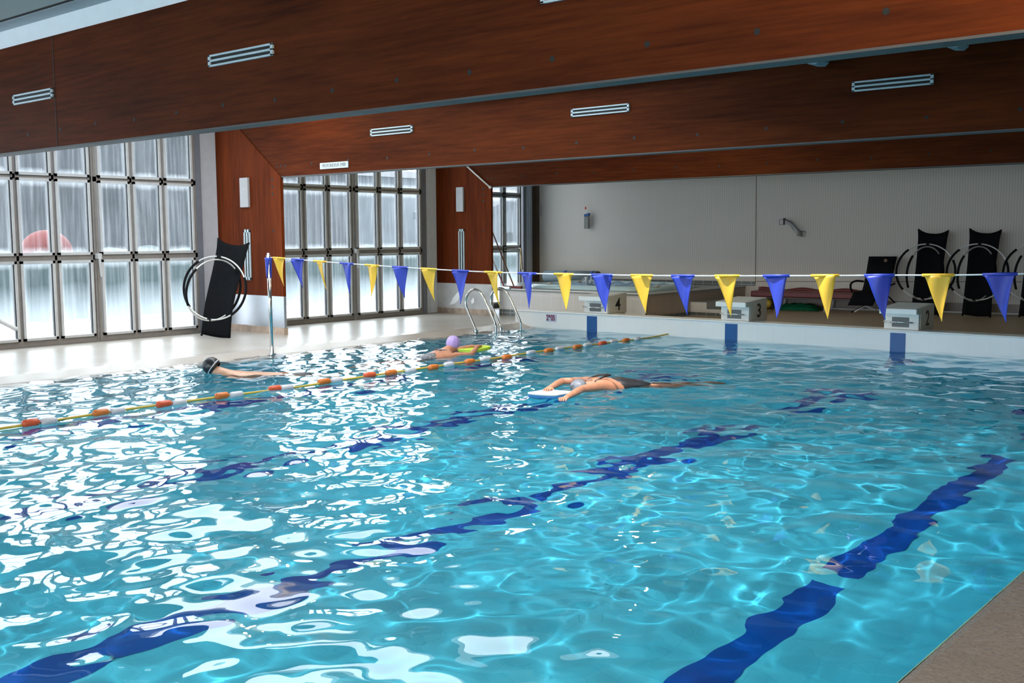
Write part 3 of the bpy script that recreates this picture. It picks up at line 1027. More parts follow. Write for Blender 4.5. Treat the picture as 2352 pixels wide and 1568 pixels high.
# depth mark on the end wall
c0, c1, c2 = ony(1256, 722, YE), ony(1277, 723, YE), ony(1256, 737, YE)
ds = thing('depth_mark', ((c0[0] + c1[0]) / 2, YE, c2[2]), 'maroon 2M05 depth mark on the white pool end wall', 'sign')
MB().box((c0[0] - .01, YE - .006, c2[2] - .005), (c1[0] + .01, YE - .001, c0[2] + .008)).build('plate', 'sign_lilac', ds)
zc = (c0[2] + c2[2]) / 2
w_ = c1[0] - c0[0]
for s_, dx, dz_, sz, sx_ in (('2', -.40, 0, .135, .70), ('M', -.17, .028, .062, .80), ('05', .20, 0, .135, .66)):
    text('lettering', s_, sz, 'sign_red', frame(((c0[0] + c1[0]) / 2 + dx * w_, YE - .0085, zc + dz_), (1, 0, 0), (0, 0, 1)), ds, sx=sx_, bold=.003)

# faint notice on the far wall
nc = onwall(1241, 482, .004)
no = thing('wall_notice', nc, 'faded paper notice at the left end of the ribbed far wall', 'notice')
R2 = frame(nc, tuple(WD), (0, 0, 1))


def wquad(cx, cz, w, h, off):
    c = nc + WD * cx + np.array([0, 0, cz]) + WN * off
    return [c - WD * w / 2 - np.array([0, 0, h / 2]), c + WD * w / 2 - np.array([0, 0, h / 2]), c + WD * w / 2 + np.array([0, 0, h / 2]), c - WD * w / 2 + np.array([0, 0, h / 2])]


MB().prism(wquad(0, 0, .12, .29, .0), WN * .003).build('sheet', 'notice', no)
mb = MB()
for k, (dx, w) in enumerate(((0, .03), (.0, .05), (0, .07), (.0, .05), (0, .07), (0, .06), (0.0, .07), (0, .05))):
    mb.prism(wquad(dx, .115 - k * .033, w, .009, .003), WN * .001)
mb.build('lettering', 'notice_ink', no)

# ------------------------------------------------------------------ starting blocks


def starting_block(xc, num, label):
    t = thing('starting_block', (xc, 14.3, .285), label, 'starting block', 'starting blocks on the pool end wall')
    x0, x1 = xc - .235, xc + .235
    yf, yb = 14.275, 14.80
    # body: profile in y, z (front, sloping underside of the slab, back down to the deck)
    b = MB()
    b.prism([(x0, yf, .286), (x0, YE + .312, .286), (x0, YE + .312, DZ + .005), (x0, yb, DZ + .005), (x0, yb, .58), (x0, yf, .52)], (x1 - x0, 0, 0))
    b.build('body', 'block', t, bevel=.008)
    # slanted slab on top, overhanging the water
    b = MB()
    b.prism([(xc - .25, 14.13, .500), (xc - .25, 14.29, .508), (xc - .25, yb + .01, .572), (xc - .25, yb + .01, .620), (xc - .25, 14.13, .572)], (.5, 0, 0))
    b.build('slab', 'block_slab', t, bevel=.006)
    b = MB()
    b.prism([(xc - .24, 14.145, .5755), (xc - .24, yb, .6205), (xc - .24, yb, .6225), (xc - .24, 14.145, .5775)], (.48, 0, 0))
    b.build('grip_top', 'block_top', t)
    b = MB().prism([(xc + .251, 14.29, .300), (xc + .251, yb + .008, .28), (xc + .251, yb + .008, .615), (xc + .251, 14.14, .566), (xc + .251, 14.14, .505), (xc + .251, 14.29, .505)], (.004, 0, 0))
    b.build('side_plate', 'block_side', t)
    b = MB().box((xc - .125, yf - .003, .318), (xc + .108, yf + .004, .452))
    b.build('recess', 'recess', t)
    b = MB().tube([(xc - .225, yf - .05, .386), (xc + .175, yf - .05, .386)], .011, 10)
    for dx in (-.19, .14):
        b.tube([(xc + dx, yf - .05, .386), (xc + dx, yf + .01, .386)], .009, 8)
    b.build('grab_bar', 'chrome', t, smooth=True)
    text('number', str(num), .29, 'black', frame((xc + .2565, 14.555, .425), (0, 1, 0), (0, 0, 1)), t, sx=1.05, extrude=.001, bold=.004)
    return t


starting_block(LANES[2], 2, 'cream starting block marked 2, in front of the loungers')
starting_block(LANES[1], 3, 'cream starting block marked 3, in front of the red bench')
starting_block(LANES[0], 4, 'cream starting block marked 4, in front of the tiled spa')

# ------------------------------------------------------------------ spa platform
SX0, SX1, SY0, ZT = -13.28, -9.93, 15.30, .575
SYB = wallpt(SX1, 0)[1]
pl = thing('spa_platform', (-11.6, 17, DZ), 'cream tiled platform of the whirlpool beside the ladder', 'spa platform')
front = MB().box((SX0, SY0, DZ + .12), (SX1, SY0 + .02, ZT - .012))
front.build('front_tiles', 'spa_tile', pl)
MB().box((SX0, SY0 - .002, DZ - .02), (SX1, SY0 + .02, DZ + .12)).build('front_base_tiles', 'dark_tile', pl)
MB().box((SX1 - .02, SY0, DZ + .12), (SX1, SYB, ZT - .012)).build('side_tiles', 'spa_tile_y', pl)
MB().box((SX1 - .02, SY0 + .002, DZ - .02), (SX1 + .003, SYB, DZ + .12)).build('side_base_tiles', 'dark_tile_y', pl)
# top with the opening for the tub
tx0, tx1, ty0, ty1 = -13.15, -10.35, 15.80, 17.95
top = MB()
zt0 = ZT - .012
bk0, bk1 = wallpt(-14.6, zt0 - .03, .02), wallpt(SX1 + .01, zt0 - .03, .02)
top.prism([(-14.6, ty1, zt0 - .03), (SX1 + .01, ty1, zt0 - .03), bk1, bk0], (0, 0, .042))
for a, b in (((-14.6, SY0 - .01), (SX1 + .01, ty0)), ((-14.6, ty0), (tx0, ty1)), ((tx1, ty0), (SX1 + .01, ty1))):
    top.box((a[0], a[1], zt0 - .03), (b[0], b[1], ZT))
top.build('top', 'spa_top', pl)
MB().box((SX0, SY0 - .016, ZT - .014), (SX1 + .014, SY0 - .004, ZT + .004)).box((SX1 + .002, SY0 - .016, ZT - .014), (SX1 + .014, SYB, ZT + .004)).build('edge_trim', 'white_edge', pl)
# dark tiles along the far wall above the platform
mb = MB()
a, b = wallpt(-14.5, ZT), wallpt(onwall(1734, 650)[0], ZT)
mb.prism([a + WN * .015, b + WN * .015, b, a], (0, 0, .085))
struct(mb, 'baseboard_spa', 'dark_tile', 'slate tile band on the wall behind the whirlpool', 'baseboard')
# steps at the side of the platform
st = thing('spa_steps', (-9.3, 17.2, DZ), 'cream tiled steps beside the whirlpool platform', 'steps')
ys0 = 16.76
p1 = ony(1623, 691, ys0); p2 = ony(1623, 709, ys0)
MB().box((SX1 + .004, ys0, DZ + .12), (p1[0], SYB - .85, .36)).box((p1[0], ys0, DZ + .12), (p1[0] + .55, SYB - .85, .24)).build('treads', 'spa_tile', st)
MB().box((SX1 + .004, ys0 - .002, DZ), (p1[0] + .55, SYB - .85, DZ + .12)).build('base_tiles', 'dark_tile', st)
MB().box((SX1 + .004, ys0 + .01, .36), (p1[0], SYB - .85, .366)).box((p1[0], ys0 + .01, .24), (p1[0] + .55, SYB - .85, .246)).build('tread_tops', 'spa_top', st)

# tub
tub = thing('spa_tub', ((tx0 + tx1) / 2, (ty0 + ty1) / 2, ZT), 'pale blue whirlpool tub with bubbling water', 'spa tub')


def ring(x0, x1, y0, y1, z, cr, n=6):
    pts = []
    for (cx, cy, a0) in ((x1 - cr, y1 - cr, 0), (x0 + cr, y1 - cr, PI / 2), (x0 + cr, y0 + cr, PI), (x1 - cr, y0 + cr, 1.5 * PI)):
        for k in range(n + 1):
            a = a0 + PI / 2 * k / n
            pts.append((cx + cr * math.cos(a), cy + cr * math.sin(a), z))
    return pts


rows = [ring(tx0 - .03, tx1 + .03, ty0 - .03, ty1 + .03, ZT + .002, .55), ring(tx0 - .02, tx1 + .02, ty0 - .02, ty1 + .02, ZT + .05, .55), ring(tx0 + .04, tx1 - .04, ty0 + .04, ty1 - .04, ZT + .078, .55),
        ring(tx0 + .18, tx1 - .18, ty0 + .18, ty1 - .18, ZT + .075, .5), ring(tx0 + .24, tx1 - .24, ty0 + .24, ty1 - .24, ZT + .02, .45), ring(tx0 + .35, tx1 - .35, ty0 + .35, ty1 - .35, ZT - .42, .35)]
mb = MB().grid(rows, closed_u=True)
mb.add(rows[-1], [tuple(range(len(rows[-1])))])
mb.build('shell', 'spa_shell', tub, smooth=True)
mb = MB()
nx, ny = 60, 48
gx = np.linspace(tx0 + .24, tx1 - .24, nx); gy = np.linspace(ty0 + .24, ty1 - .24, ny)
zz = np.zeros((ny, nx))
for _ in range(26):
    k = rng.uniform(12, 45); th = rng.uniform(0, 2 * PI); ph = rng.uniform(0, 2 * PI)
    zz += .09 / k * np.sin(k * (gx[None, :] * math.cos(th) + gy[:, None] * math.sin(th)) + ph)
mb.grid([[(gx[j], gy[i], ZT + .045 + zz[i, j]) for j in range(nx)] for i in range(ny)])
mb.build('bubbling_water', 'spa_water', tub, smooth=True)
for px, py in ((1263, 651), (1331, 646), (1509, 657)):
    p = onz(px, py, ZT + .09)
    MB().ellipsoid(p, (.055, .055, .022), 12, 8).build('jet_knob', 'spa_rim', tub, smooth=True)
mb = MB()
p = onz(1352, 655, ZT + .06)
for k in range(9):
    a = rng.uniform(0, 6.28); r0 = rng.uniform(0, .05)
    q = p + np.array([r0 * math.cos(a), r0 * math.sin(a), 0])
    h = rng.uniform(.06, .2)
    mb.tube([q, q + np.array([.04 * math.cos(a), .04 * math.sin(a), h]), q + np.array([.10 * math.cos(a), .10 * math.sin(a), h * .6])], [.02, .016, .008], 6)
mb.build('water_jet', 'foam_white', tub, smooth=True)

# rolled cover behind the tub
ra, rb = onz(1190, 662, ZT), onz(1372, 655, ZT)
ra = wallpt(-14.3, 1, .30); rb = onwall(1372, 643, .30); ra[2] = rb[2] = ZT + .131
rc = thing('rolled_cover', (ra + rb) / 2, 'grey rolled-up pool cover with blue straps behind the whirlpool', 'rolled cover')
dirr = (rb - ra) / np.linalg.norm(rb - ra)
mb = MB()
sp = []
MB().tube([ra, rb], .125, 24).build('roll', 'roll', rc, smooth=True)
for f in (.42, .93):
    p = ra + (rb - ra) * f
    MB().tube([p - dirr * .035, p + dirr * .035], .1285, 24).build('strap', 'strap_blue', rc, smooth=True)
MB().tube([rb, rb + dirr * .03], .12, 24).build('end_cap', 'rubber', rc)

# brooms leaning in the far bay


def broom(top_px, foot_px, Y0, mats, label, hw):
    foot = onz(foot_px[0], foot_px[1], ZT + .024)
    d = ray(*top_px)
    # top of the handle rests against the far column's edge plane
    top = CAM + d * ((-13.9) / d[0])
    t = thing('squeegee_broom', foot, label, 'broom', 'brooms leaning by the far column')
    MB().tube([top, foot + np.array([0, 0, .03])], .014, 8).build('handle', mats[0], t, smooth=True)
    MB().box(foot + np.array([-hw, -.03, -.018]), foot + np.array([hw, .03, .03])).build('head', mats[1], t, bevel=.006)
    MB().box(foot + np.array([-hw, -.008, -.02]), foot + np.array([hw, .008, -.0])).build('blade', 'rubber', t)


broom((1130, 530), (1180, 660), 0, ('broom_wood', 'broom_red'), 'brown-handled broom leaning at the far glazed door', .20)
broom((1130, 592), (1158, 661.5), 0, ('broom_red', 'chrome'), 'squeegee with dark red handle beside the brown broom', .15)

# wall fittings on the ribbed wall
wc = onwall(1349, 510, .05)
wf = thing('net_holder', wc, 'smoky box with blue lid and red-tipped stick on the ribbed wall', 'wall holder')
c = onwall(1349, 510, .04)
hz = np.array([0, 0, 1.0])
MB().prism([c - WD * .055 - hz * .14, c + WD * .055 - hz * .14, c + WD * .05 + hz * .13, c - WD * .05 + hz * .13], WN * .06).build('container', 'clear_grey', wf, bevel=.01)
c2 = onwall(1350, 495, .06)
MB().prism([c2 - WD * .06 - hz * .02, c2 + WD * .055 + hz * .0, c2 + WD * .055 + hz * .055, c2 - WD * .06 + hz * .025], WN * .06).build('lid', 'strap_blue', wf)
s0, s1 = onwall(1349, 492, .07), onwall(1345, 480, .07)
MB().tube([s0, s1], .008, 6).build('stick', 'white_tube', wf)
MB().ellipsoid(onwall(1345, 478, .07), (.016, .016, .035), 8, 6).build('tip', 'red_light', wf)

bc = onwall(1820, 520, .02)
bk = thing('wall_bracket', bc, 'curved wire bracket with two clips on the ribbed wall', 'bracket')
pts = [onwall(1800, 505, .05), onwall(1812, 508, .08), onwall(1824, 518, .10), onwall(1833, 528, .09), onwall(1842, 532, .05)]
MB().tube(smooth_path(pts), .012, 6).build('rail', 'steel_dark', bk, smooth=True)
pts2 = [onwall(1800, 514, .05), onwall(1812, 517, .08), onwall(1822, 529, .10), onwall(1832, 540, .09), onwall(1844, 542, .05)]
up_, lo_ = smooth_path(pts), smooth_path(pts2)
mb = MB().grid([up_, lo_])
mb.build('shelf', 'clear_grey', bk, solid=.006)
for x, y in ((1801, 508), (1833, 534)):
    p = onwall(x, y, .05)
    MB().tube([p + hz * .06, p - hz * .06], .022, 8).build('clip', 'rubber', bk)
for x, y in ((1796, 510), (1843, 537)):
    p = onwall(x, y, .02)
    mb = MB()
    w = .05
    sq = [p - WD * w - hz * .05, p + WD * w - hz * .05, p + WD * w + hz * .05, p - WD * w + hz * .05]
    mb.tube(sq, .006, 6, closed=True)
    mb.build('end_frame', 'steel_dark', bk)

# ------------------------------------------------------------------ ladder
lad = thing('pool_ladder', (-11.5, 13.07, DZ), 'polished steel pool ladder with two arched handrails in the far left corner', 'ladder')
for Y, dx in ((12.77, .0), (13.40, .0)):
    prof = [(-11.60, .0), (-11.66, .10), (-11.80, .36), (-11.815, .50), (-11.76, .60), (-11.665, .66), (-11.55, .655), (-11.455, .58), (-11.36, .43), (-11.22, .20), (-11.17, .10), (-11.165, -.02), (-11.165, -.9)]
    mb = MB().tube(smooth_path([(x, Y, z + .04) for x, z in prof], 5), .021, 12)
    mb.build('handrail', 'chrome', lad, smooth=True)
    MB().tube([(-11.605, Y, .0), (-11.605, Y, .045)], .045, 16).build('base_flange', 'chrome', lad)
for z in (-.25, -.5, -.75):
    MB().box((-11.20, 12.78, z - .012), (-11.10, 13.39, z + .012)).build('rung', 'chrome', lad)

# white handrail end at the left edge
hr = [onx(-60, 700, -13.2), onx(0, 736, -13.2), onx(38, 756, -13.2), onx(37, 762, -13.2), onx(0, 744, -13.2)]
mb = MB().tube(smooth_path([hr[0], hr[1], hr[2]], 4), .028, 10)
q = hr[0]
mb.tube([q, (q[0], q[1], DZ)], .028, 10)
tag(mb.build('handrail', 'white_tube', smooth=True), 'white slanting handrail end poking in at the left edge', 'handrail')

# ------------------------------------------------------------------ flag post and bunting
pbase = onz(625, 813, .018)
ptop = ony(616, 586, pbase[1])
fp = thing('flag_post', pbase, 'slim steel post carrying the pennant line at the left curb', 'post')
MB().tube([pbase - np.array([0, 0, .02]), ptop], .026, 14).build('pole', 'chrome', fp, smooth=True)
MB().tube([pbase - np.array([0, 0, .01]), pbase + np.array([0, 0, .012])], .05, 16).build('base_flange', 'chrome', fp)
MB().tube([ptop, ptop + np.array([0, 0, .03])], .018, 10).tube([ptop + np.array([.02, 0, -.01]), ptop + np.array([.02, 0, .03])], .01, 8).build('top_hook', 'chrome', fp)
# pennant wrapped round the post
mb = MB()
ax = (pbase - ptop) / np.linalg.norm(pbase - ptop)
rows = []
for i in range(9):
    f = i / 8
    c = ptop + ax * (.03 + f * .27)
    rr = .046 - .012 * f
    rows.append([c + np.array([math.cos(a) * rr, math.sin(a) * rr, 0]) for a in np.linspace(0, 2 * PI * (1 - f * .25), 15)])
mb.grid(rows)
mb.build('wrapped_pennant', 'flag_blue', fp, smooth=True, solid=.003)

FLX = [640, 685, 736, 797, 855, 919, 985, 1058, 1133, 1211, 1295, 1383, 1474, 1569, 1670, 1783, 1895, 2020, 2155, 2297]
YF = pbase[1]
cord_px = [(622, 591), (852, 609), (1130, 625), (1440, 632), (1700, 633.5), (2040, 632), (2352, 628.5)]
cp = [ony(x, y, YF) for x, y in cord_px]
cp.append(cp[-1] + np.array([3.3, 0, .16]))
cpath = smooth_path(cp, 8)
bl = thing('pennant_line', cp[0], 'white cord of alternating blue and yellow pennants across the pool', 'pennant line')
MB().tube(cpath, .006, 6).build('cord', 'white_cord', bl, smooth=True)
cxs = np.array([p[0] for p in cpath]); czs = np.array([p[2] for p in cpath])


def pennant(xc, col, seed, wide):
    r = random.Random(seed)
    zc = float(np.interp(xc, cxs, czs))
    L = .37
    w = wide
    skew = r.uniform(.05, .09)
    curl = r.uniform(-.05, .05)
    yaw = r.uniform(-.35, .35)
    rows = []
    n, m = 16, 9
    for i in range(n + 1):
        f = i / n
        # gathered under the cord, then straight taper to a point
        hw = w * (.5 if i == 0 else (.45 * (1 - f) ** 1.0 + .07 * math.exp(-f * 18)))
        if f > .98: hw = .004
        xo = skew * f * .55 + curl * max(0, f - .7) ** 1.5
        row = []
        for j in range(m):
            u = j / (m - 1) * 2 - 1
            y = .018 * math.sin(u * 2.2 + f * 3 + seed) * (1 - f) + curl * 1.2 * f * f
            x = u * hw
            row.append((xc + xo + x * math.cos(yaw * (1 - .3 * f)), YF + y + x * math.sin(yaw), zc - f * L + (.012 * u * (1 - f))))
        rows.append(row)
    mb = MB().grid(rows)
    # sleeve over the cord
    mb.tube([(xc - w * .56, YF, float(np.interp(xc - w * .56, cxs, czs))), (xc, YF, zc + .001), (xc + w * .56, YF, float(np.interp(xc + w * .56, cxs, czs)))], .012, 8)
    return mb.build('pennant', col, bl, smooth=True, solid=.002)


for i, px in enumerate(FLX):
    X = ony(px, 630, YF)[0]
    if i == 0: X = ony(641, 600, YF)[0]
    pennant(X, 'flag_yellow' if i % 2 == 0 else 'flag_blue', i, .225)
for i in range(3):
    pennant(ony(2297, 630, YF)[0] + .5 * (i + 1), 'flag_yellow' if i % 2 == 0 else 'flag_blue', 20 + i, .225)

# ------------------------------------------------------------------ lane rope
RX = -8.93
lr = thing('lane_rope', (RX, 2, 0), 'floating yellow lane rope with orange and white floats', 'lane rope')
RP = [(0, 982), (118, 964), (290, 938), (430, 919), (560, 902), (680, 887), (775, 872), (870, 858), (960, 845), (1050, 832), (1140, 820), (1230, 806), (1330, 793), (1440, 780), (1495, 772.5)]
rp3 = [onz(x, y + 2, .012) for x, y in RP]
first = rp3[0] + (rp3[0] - rp3[3]) / np.linalg.norm(rp3[0] - rp3[3]) * 6.0
rp3 = [first] + rp3 + [np.array([rp3[-1][0] + .02, YE - .01, .03])]
rpath = smooth_path(rp3, 5)
MB().tube(rpath, .012, 6).build('rope', 'rope_yellow', lr, smooth=True)


def lfloat(px, dpx, mat, dz):
    a, b = onz(px[0] - dpx, px[1] + dpx * .135, .035), onz(px[0] + dpx, px[1] - dpx * .135, .035)
    c = (a + b) / 2
    d = (b - a) / np.linalg.norm(b - a)
    d[2] = 0
    h = np.linalg.norm(b - a) / 2
    c[2] = .016 + dz
    r = .036 if mat != 'float_white' else .033
    path = [c + d * h * s for s in (-1, -.97, -.85, -.6, 0, .6, .85, .97, 1)]
    mb = MB().tube(path, [r * q for q in (.2, .5, .85, 1, 1, 1, .85, .5, .2)], 14)
    return mb.build('float', mat, lr, smooth=True)


ORANGE = [((70, 968), 20, 'float_red'), ((231, 945), 18, 'float_orange'), ((376, 925), 17, 'float_red'), ((509, 906), 15, 'float_orange'), ((631, 890), 14, 'float_red'), ((744, 874), 14, 'float_orange'),
          ((849, 859), 13, 'float_red'), ((898, 853.5), 12, 'float_orange'), ((995, 841), 11, 'float_orange'), ((1079, 828), 10, 'float_orange'), ((1164, 818), 9.5, 'float_orange'), ((1260, 803.5), 9, 'float_orange'), ((1326, 795), 8.5, 'float_orange'), ((1384, 787), 8, 'float_red'), ((1438, 780), 7, 'float_orange')]
WHITE = [((112, 963), 19), ((270, 940), 17), ((412, 921), 16), ((543, 902.5), 15), ((659, 887), 14), ((773, 870), 13), ((943, 848), 11), ((1031, 834), 10.5), ((1114, 822), 10), ((1220, 807), 9.5), ((1286, 798), 9), ((1350, 790), 8.5), ((1410, 782), 7.5), ((1465, 776.5), 6.5)]
for p, d, m in ORANGE:
    lfloat(p, d, m, .008)
for p, d in WHITE:
    lfloat(p, d, 'float_white', .004)

# ------------------------------------------------------------------ loungers


def lounger_parts(t):
    """folded rocking lounger, local frame: x across, -y to the front, z up"""
    W = .215
    rows = []
    n = 26
    H = 1.40
    for i in range(n + 1):
        f = i / n
        z = .03 + H * f
        y = .10 * math.sin(f * PI) * -1.0 + .30 * f - .03 * math.sin(f * 2 * PI)
        hw = W * (1.0 - .06 * math.sin(f * PI * 1.2)) if f < .86 else W * (.96 + (f - .86) * 1.15)
        row = []
        for j in range(11):
            u = j / 10 * 2 - 1
            sag = .03 * (1 - u * u) * (1 if f < .85 else 1 - (f - .85) * 4)
            horn = (.075 * (u * u) ** 1.2 - .01) * max(0, (f - .86) / .14)
            low = -.018 * (1 - u * u) * max(0, (.1 - f) / .1)
            row.append((u * hw, y + sag, z + horn + low))
        rows.append(row)
    mb = MB().grid(rows)
    mb.build('sling', 'sling', None, smooth=True, solid=.012).parent = t
    for sgn in (-1, 1):
        rail = [(sgn * (abs(r[0][0]) + .004), r[0][1] + .006, r[0][2] - .002) for r in rows]
        o = MB().tube(rail[::2] + [rail[-1]], .013, 8).build('side_rail', 'foam', None, smooth=True)
        o.parent = t
        o = MB().ellipsoid((sgn * W, -.01, .02), (.018, .03, .02), 10, 8).build('foot', 'foam', None, smooth=True)
        o.parent = t
    R = .475
    cz = .77

    def hoop(yaw, c, r, rz_, grips):
        u = np.array([math.cos(yaw), math.sin(yaw), 0.0])
        v = np.array([0, .12, 1.0]); v /= np.linalg.norm(v)
        mbt = MB().tube([np.array(c) + u * (r * math.cos(a)) + v * (rz_ * math.sin(a)) for a in np.linspace(0, 2 * PI, 64, endpoint=False)], .0115, 8, closed=True)
        h = mbt.build('hoop', 'hoop', None, smooth=True)
        h.parent = t
        for a0, a1 in grips:
            g = MB().tube([np.array(c) + u * (r * math.cos(a)) + v * (rz_ * math.sin(a)) for a in np.linspace(a0, a1, 20)], .019, 8).build('foam_grip', 'foam', None, smooth=True)
            g.parent = h

    hoop(.0, (-.04, -.16, cz), R, R, [(math.radians(130), math.radians(225)), (math.radians(-50), math.radians(28))])
    hoop(.98, (-.04, -.19, cz - .03), R * 1.0, R * .97, [(math.radians(140), math.radians(212)), (math.radians(-45), math.radians(48))])
    for s in (1, -1):
        o = MB().box((-.07, -.20, cz + s * R - .03), (-.02, -.13, cz + s * R + .02)).build('clip', 'foam', None)
        o.parent = t
        o.location = (0, .055 * s, 0)


lo = thing('rocking_lounger', (0, 0, 0), 'x', 'lounger')
lounger_parts(lo)
pl_ = onz(495, 776, DZ)
LO = [(onz(495, 776, DZ), .62, DZ, 'folded black rocking lounger leaning on the plywood column, left of the pool', None),
      (onz(2124, 725, .15), .26, None, 'folded black rocking lounger leaning on the far wall beside the black chair', 'loungers leaning on the far wall'),
      (onz(2242, 729, .15), .22, None, 'folded black rocking lounger leaning on the far wall, right of the one beside the chair', 'loungers leaning on the far wall'),
      (onz(2374, 733, .15), .18, None, 'folded black lounger at the far wall cut off by the right edge', 'loungers leaning on the far wall')]
for i, (p, rz, dz, lab, grp) in enumerate(LO):
    o = lo if i == 0 else copy_tree(lo)
    z = dz if dz is not None else deck_z(p[1])
    o.location = (float(p[0]), float(p[1]), z)
    o.rotation_euler = (0, .15 if i == 0 else .05, rz)
    o['label'] = lab
    if grp: o['group'] = grp

# upright folding chair beside them
cb = onz(2030, 716, .14)
cb = ony(2030, 716, 18.45)
ch = thing('folding_chair', (cb[0], cb[1], deck_z(cb[1])), 'black folding armchair with crossed legs beside the red bench', 'chair')
YC = 18.45


def cpx(x, y, dy=0.0):
    return ony(x, y, YC + dy)


def strip(pl_, pr_, name, mat, th=.02, n=6):
    mb = MB().grid([[np.asarray(a) + (np.asarray(b) - np.asarray(a)) * j / n for j in range(n + 1)] for a, b in zip(pl_, pr_)])
    return mb.build(name, mat, ch, smooth=True, solid=th)


strip([cpx(1996, 589, .35), cpx(1990, 625, .28), cpx(1984, 655, .2), cpx(1978, 676, .10)], [cpx(2060, 589, .35), cpx(2052, 625, .28), cpx(2044, 660, .2), cpx(2036, 680, .10)], 'backrest', 'sling')
strip([cpx(1979, 668, .08), cpx(1961, 670, -.12), cpx(1955, 685, -.22), cpx(1947, 701, -.25)], [cpx(2040, 675, .08), cpx(2016, 678, -.12), cpx(2010, 690, -.22), cpx(2004, 702, -.25)], 'seat', 'sling')
MB().tube(smooth_path([cpx(1983, 646, .18), cpx(1966, 645, .0), cpx(1955, 651, -.1), cpx(1954, 662, -.15), cpx(1958, 671, -.1)]), .018, 8).build('armrest', 'foam', ch, smooth=True)
MB().tube(smooth_path([cpx(2036, 662, .1), cpx(2046, 655, .0), cpx(2055, 651, -.05)]), .018, 8).build('armrest', 'foam', ch, smooth=True)
for a, b, m in (((1955, 717), (1984, 703), 'foam'), ((1962, 716), (1988, 702), 'white_tube'), ((2012, 712), (1986, 702), 'hoop'), ((2040, 680), (2054, 694), 'foam'), ((2054, 694), (2066, 706), 'foam')):
    MB().tube([cpx(a[0], a[1], -.15), cpx(b[0], b[1], -.05)], .014, 8).build('leg', m, ch, smooth=True)
p = cpx(2034, 598, .30)
mb = MB().tube([p, p + np.array([.002, -.006, 0])], .03, 16)
mb.build('badge', 'broom_wood', ch)

# red bench with a rumpled edge
g0 = onwall(1712, 668, .75)
bx0, bx1 = onwall(1714, 665, .62), onwall(1968, 684, .62)
bn = thing('padded_bench', (bx0[0], bx0[1], deck_z(bx0[1])), 'low dark red padded bench on white legs against the far wall', 'bench')
zt_ = (bx0[2] + bx1[2]) / 2 + .03
a, b = wallpt(bx0[0], 0, .62), wallpt(bx1[0], 0, .62)
lz = lambda q, z: np.array([q[0], q[1], z])
mb = MB().prism([lz(a, zt_ - .11), lz(b, zt_ - .11), lz(b + WN * -.55, zt_ - .11), lz(a + WN * -.55, zt_ - .11)], (0, 0, .11))
mb.build('pad', 'red_vinyl', bn, bevel=.02)
rows = []
for i in range(41):
    f = i / 40
    q = a + (b - a) * f - WN * .45
    h = .045 * abs(math.sin(f * PI * 2.6 + 1.35)) ** 2
    rows.append([lz(q, zt_ - .02), lz(q, zt_ + .01 + h), lz(q - WN * .06, zt_ + .012 + h)])
MB().grid(rows).build('rumpled_cover', 'red_vinyl', bn, smooth=True, solid=.01)
for px in (1776, 1888):
    q = onwall(px, 690, .60)
    for o_ in (.60, .12):
        q2 = wallpt(q[0], 0, o_)
        MB().tube([lz(q2, zt_ - .1), lz(q2 + WD * -.04, deck_z(q2[1]))], .018, 8).build('leg', 'white_tube', bn, smooth=True)
q0, q1 = onwall(1722, 681, .58), onwall(1960, 692, .58)
MB().tube([lz(wallpt(q0[0], 0, .58), zt_ - .12), lz(wallpt(q1[0], 0, .58), zt_ - .12)], .014, 8).build('under_rail', 'steel_dark', bn)

# green folded tarp under the bench
gt = onwall(1835, 704, .36)
rows = []
for i in range(15):
    f = i / 14 * 2 - 1
    row = []
    for j in range(21):
        u = j / 20 * 2 - 1
        hh = .10 * (1 - abs(u) ** 4) * (1 - abs(f) ** 3) * (1 + .2 * math.sin(u * 9 + f * 5) + .15 * math.sin(f * 11))
        q = gt + WD * (u * .42) + WN * (f * .22)
        row.append((q[0], q[1], deck_z(q[1]) + .005 + hh))
    rows.append(row)
tag(MB().grid(rows).build('folded_tarp', 'green_fabric', smooth=True), 'crumpled green tarp on the floor under the red bench', 'tarp')

# yellow and black fins under the bench
yc = onwall(1763, 690, .40)
yb = thing('swim_fin', yc, 'yellow and black swim fin under the left end of the bench', 'fin')
z0 = deck_z(yc[1])
c = lz(yc, z0 + .11)
MB().ellipsoid(c, (.085, .05, .09), 14, 10).build('foot_pocket', 'yellow_plastic', yb, smooth=True)
mb = MB().prism([lz(yc - WD * .12, z0 + .03), lz(yc + WD * .10, z0 + .0), lz(yc + WD * .14, z0 + .03), lz(yc - WD * .05, z0 + .20), lz(yc - WD * .17, z0 + .20)], -WN * .05)
mb.build('blade', 'rubber', yb)

# ------------------------------------------------------------------ swimmers


def skin_body(name, chains, mat, parent, root=0, sub=2):
    """one continuous surface grown round connected joints with the Skin modifier"""
    verts, edges, radii, idx = [], [], [], {}
    for ch_ in chains:
        prev = None
        for key, p, r in ch_:
            if key not in idx:
                idx[key] = len(verts)
                verts.append(tuple(float(c) for c in p))
                radii.append(r)
            k = idx[key]
            if prev is not None and prev != k:
                edges.append((prev, k))
            prev = k
    off = np.array(world_loc(parent))
    me = bpy.data.meshes.new(name)
    me.from_pydata([tuple(np.array(v) - off) for v in verts], edges, [])
    me.materials.append(M[mat])
    o = bpy.data.objects.new(name, me)
    COL.objects.link(o)
    o.parent = parent
    o.modifiers.new('skin', 'SKIN').use_smooth_shade = True
    if not me.skin_vertices:
        bm = bmesh.new(); bm.from_mesh(me); bm.verts.layers.skin.verify(); bm.to_mesh(me); bm.free()
    for i, sv in enumerate(me.skin_vertices[0].data):
        rr = radii[i]
        sv.radius = (rr, rr) if not hasattr(rr, '__len__') else rr
        sv.use_root = (i == root)
    md = o.modifiers.new('sub', 'SUBSURF')
    md.levels = sub; md.render_levels = sub
    return o


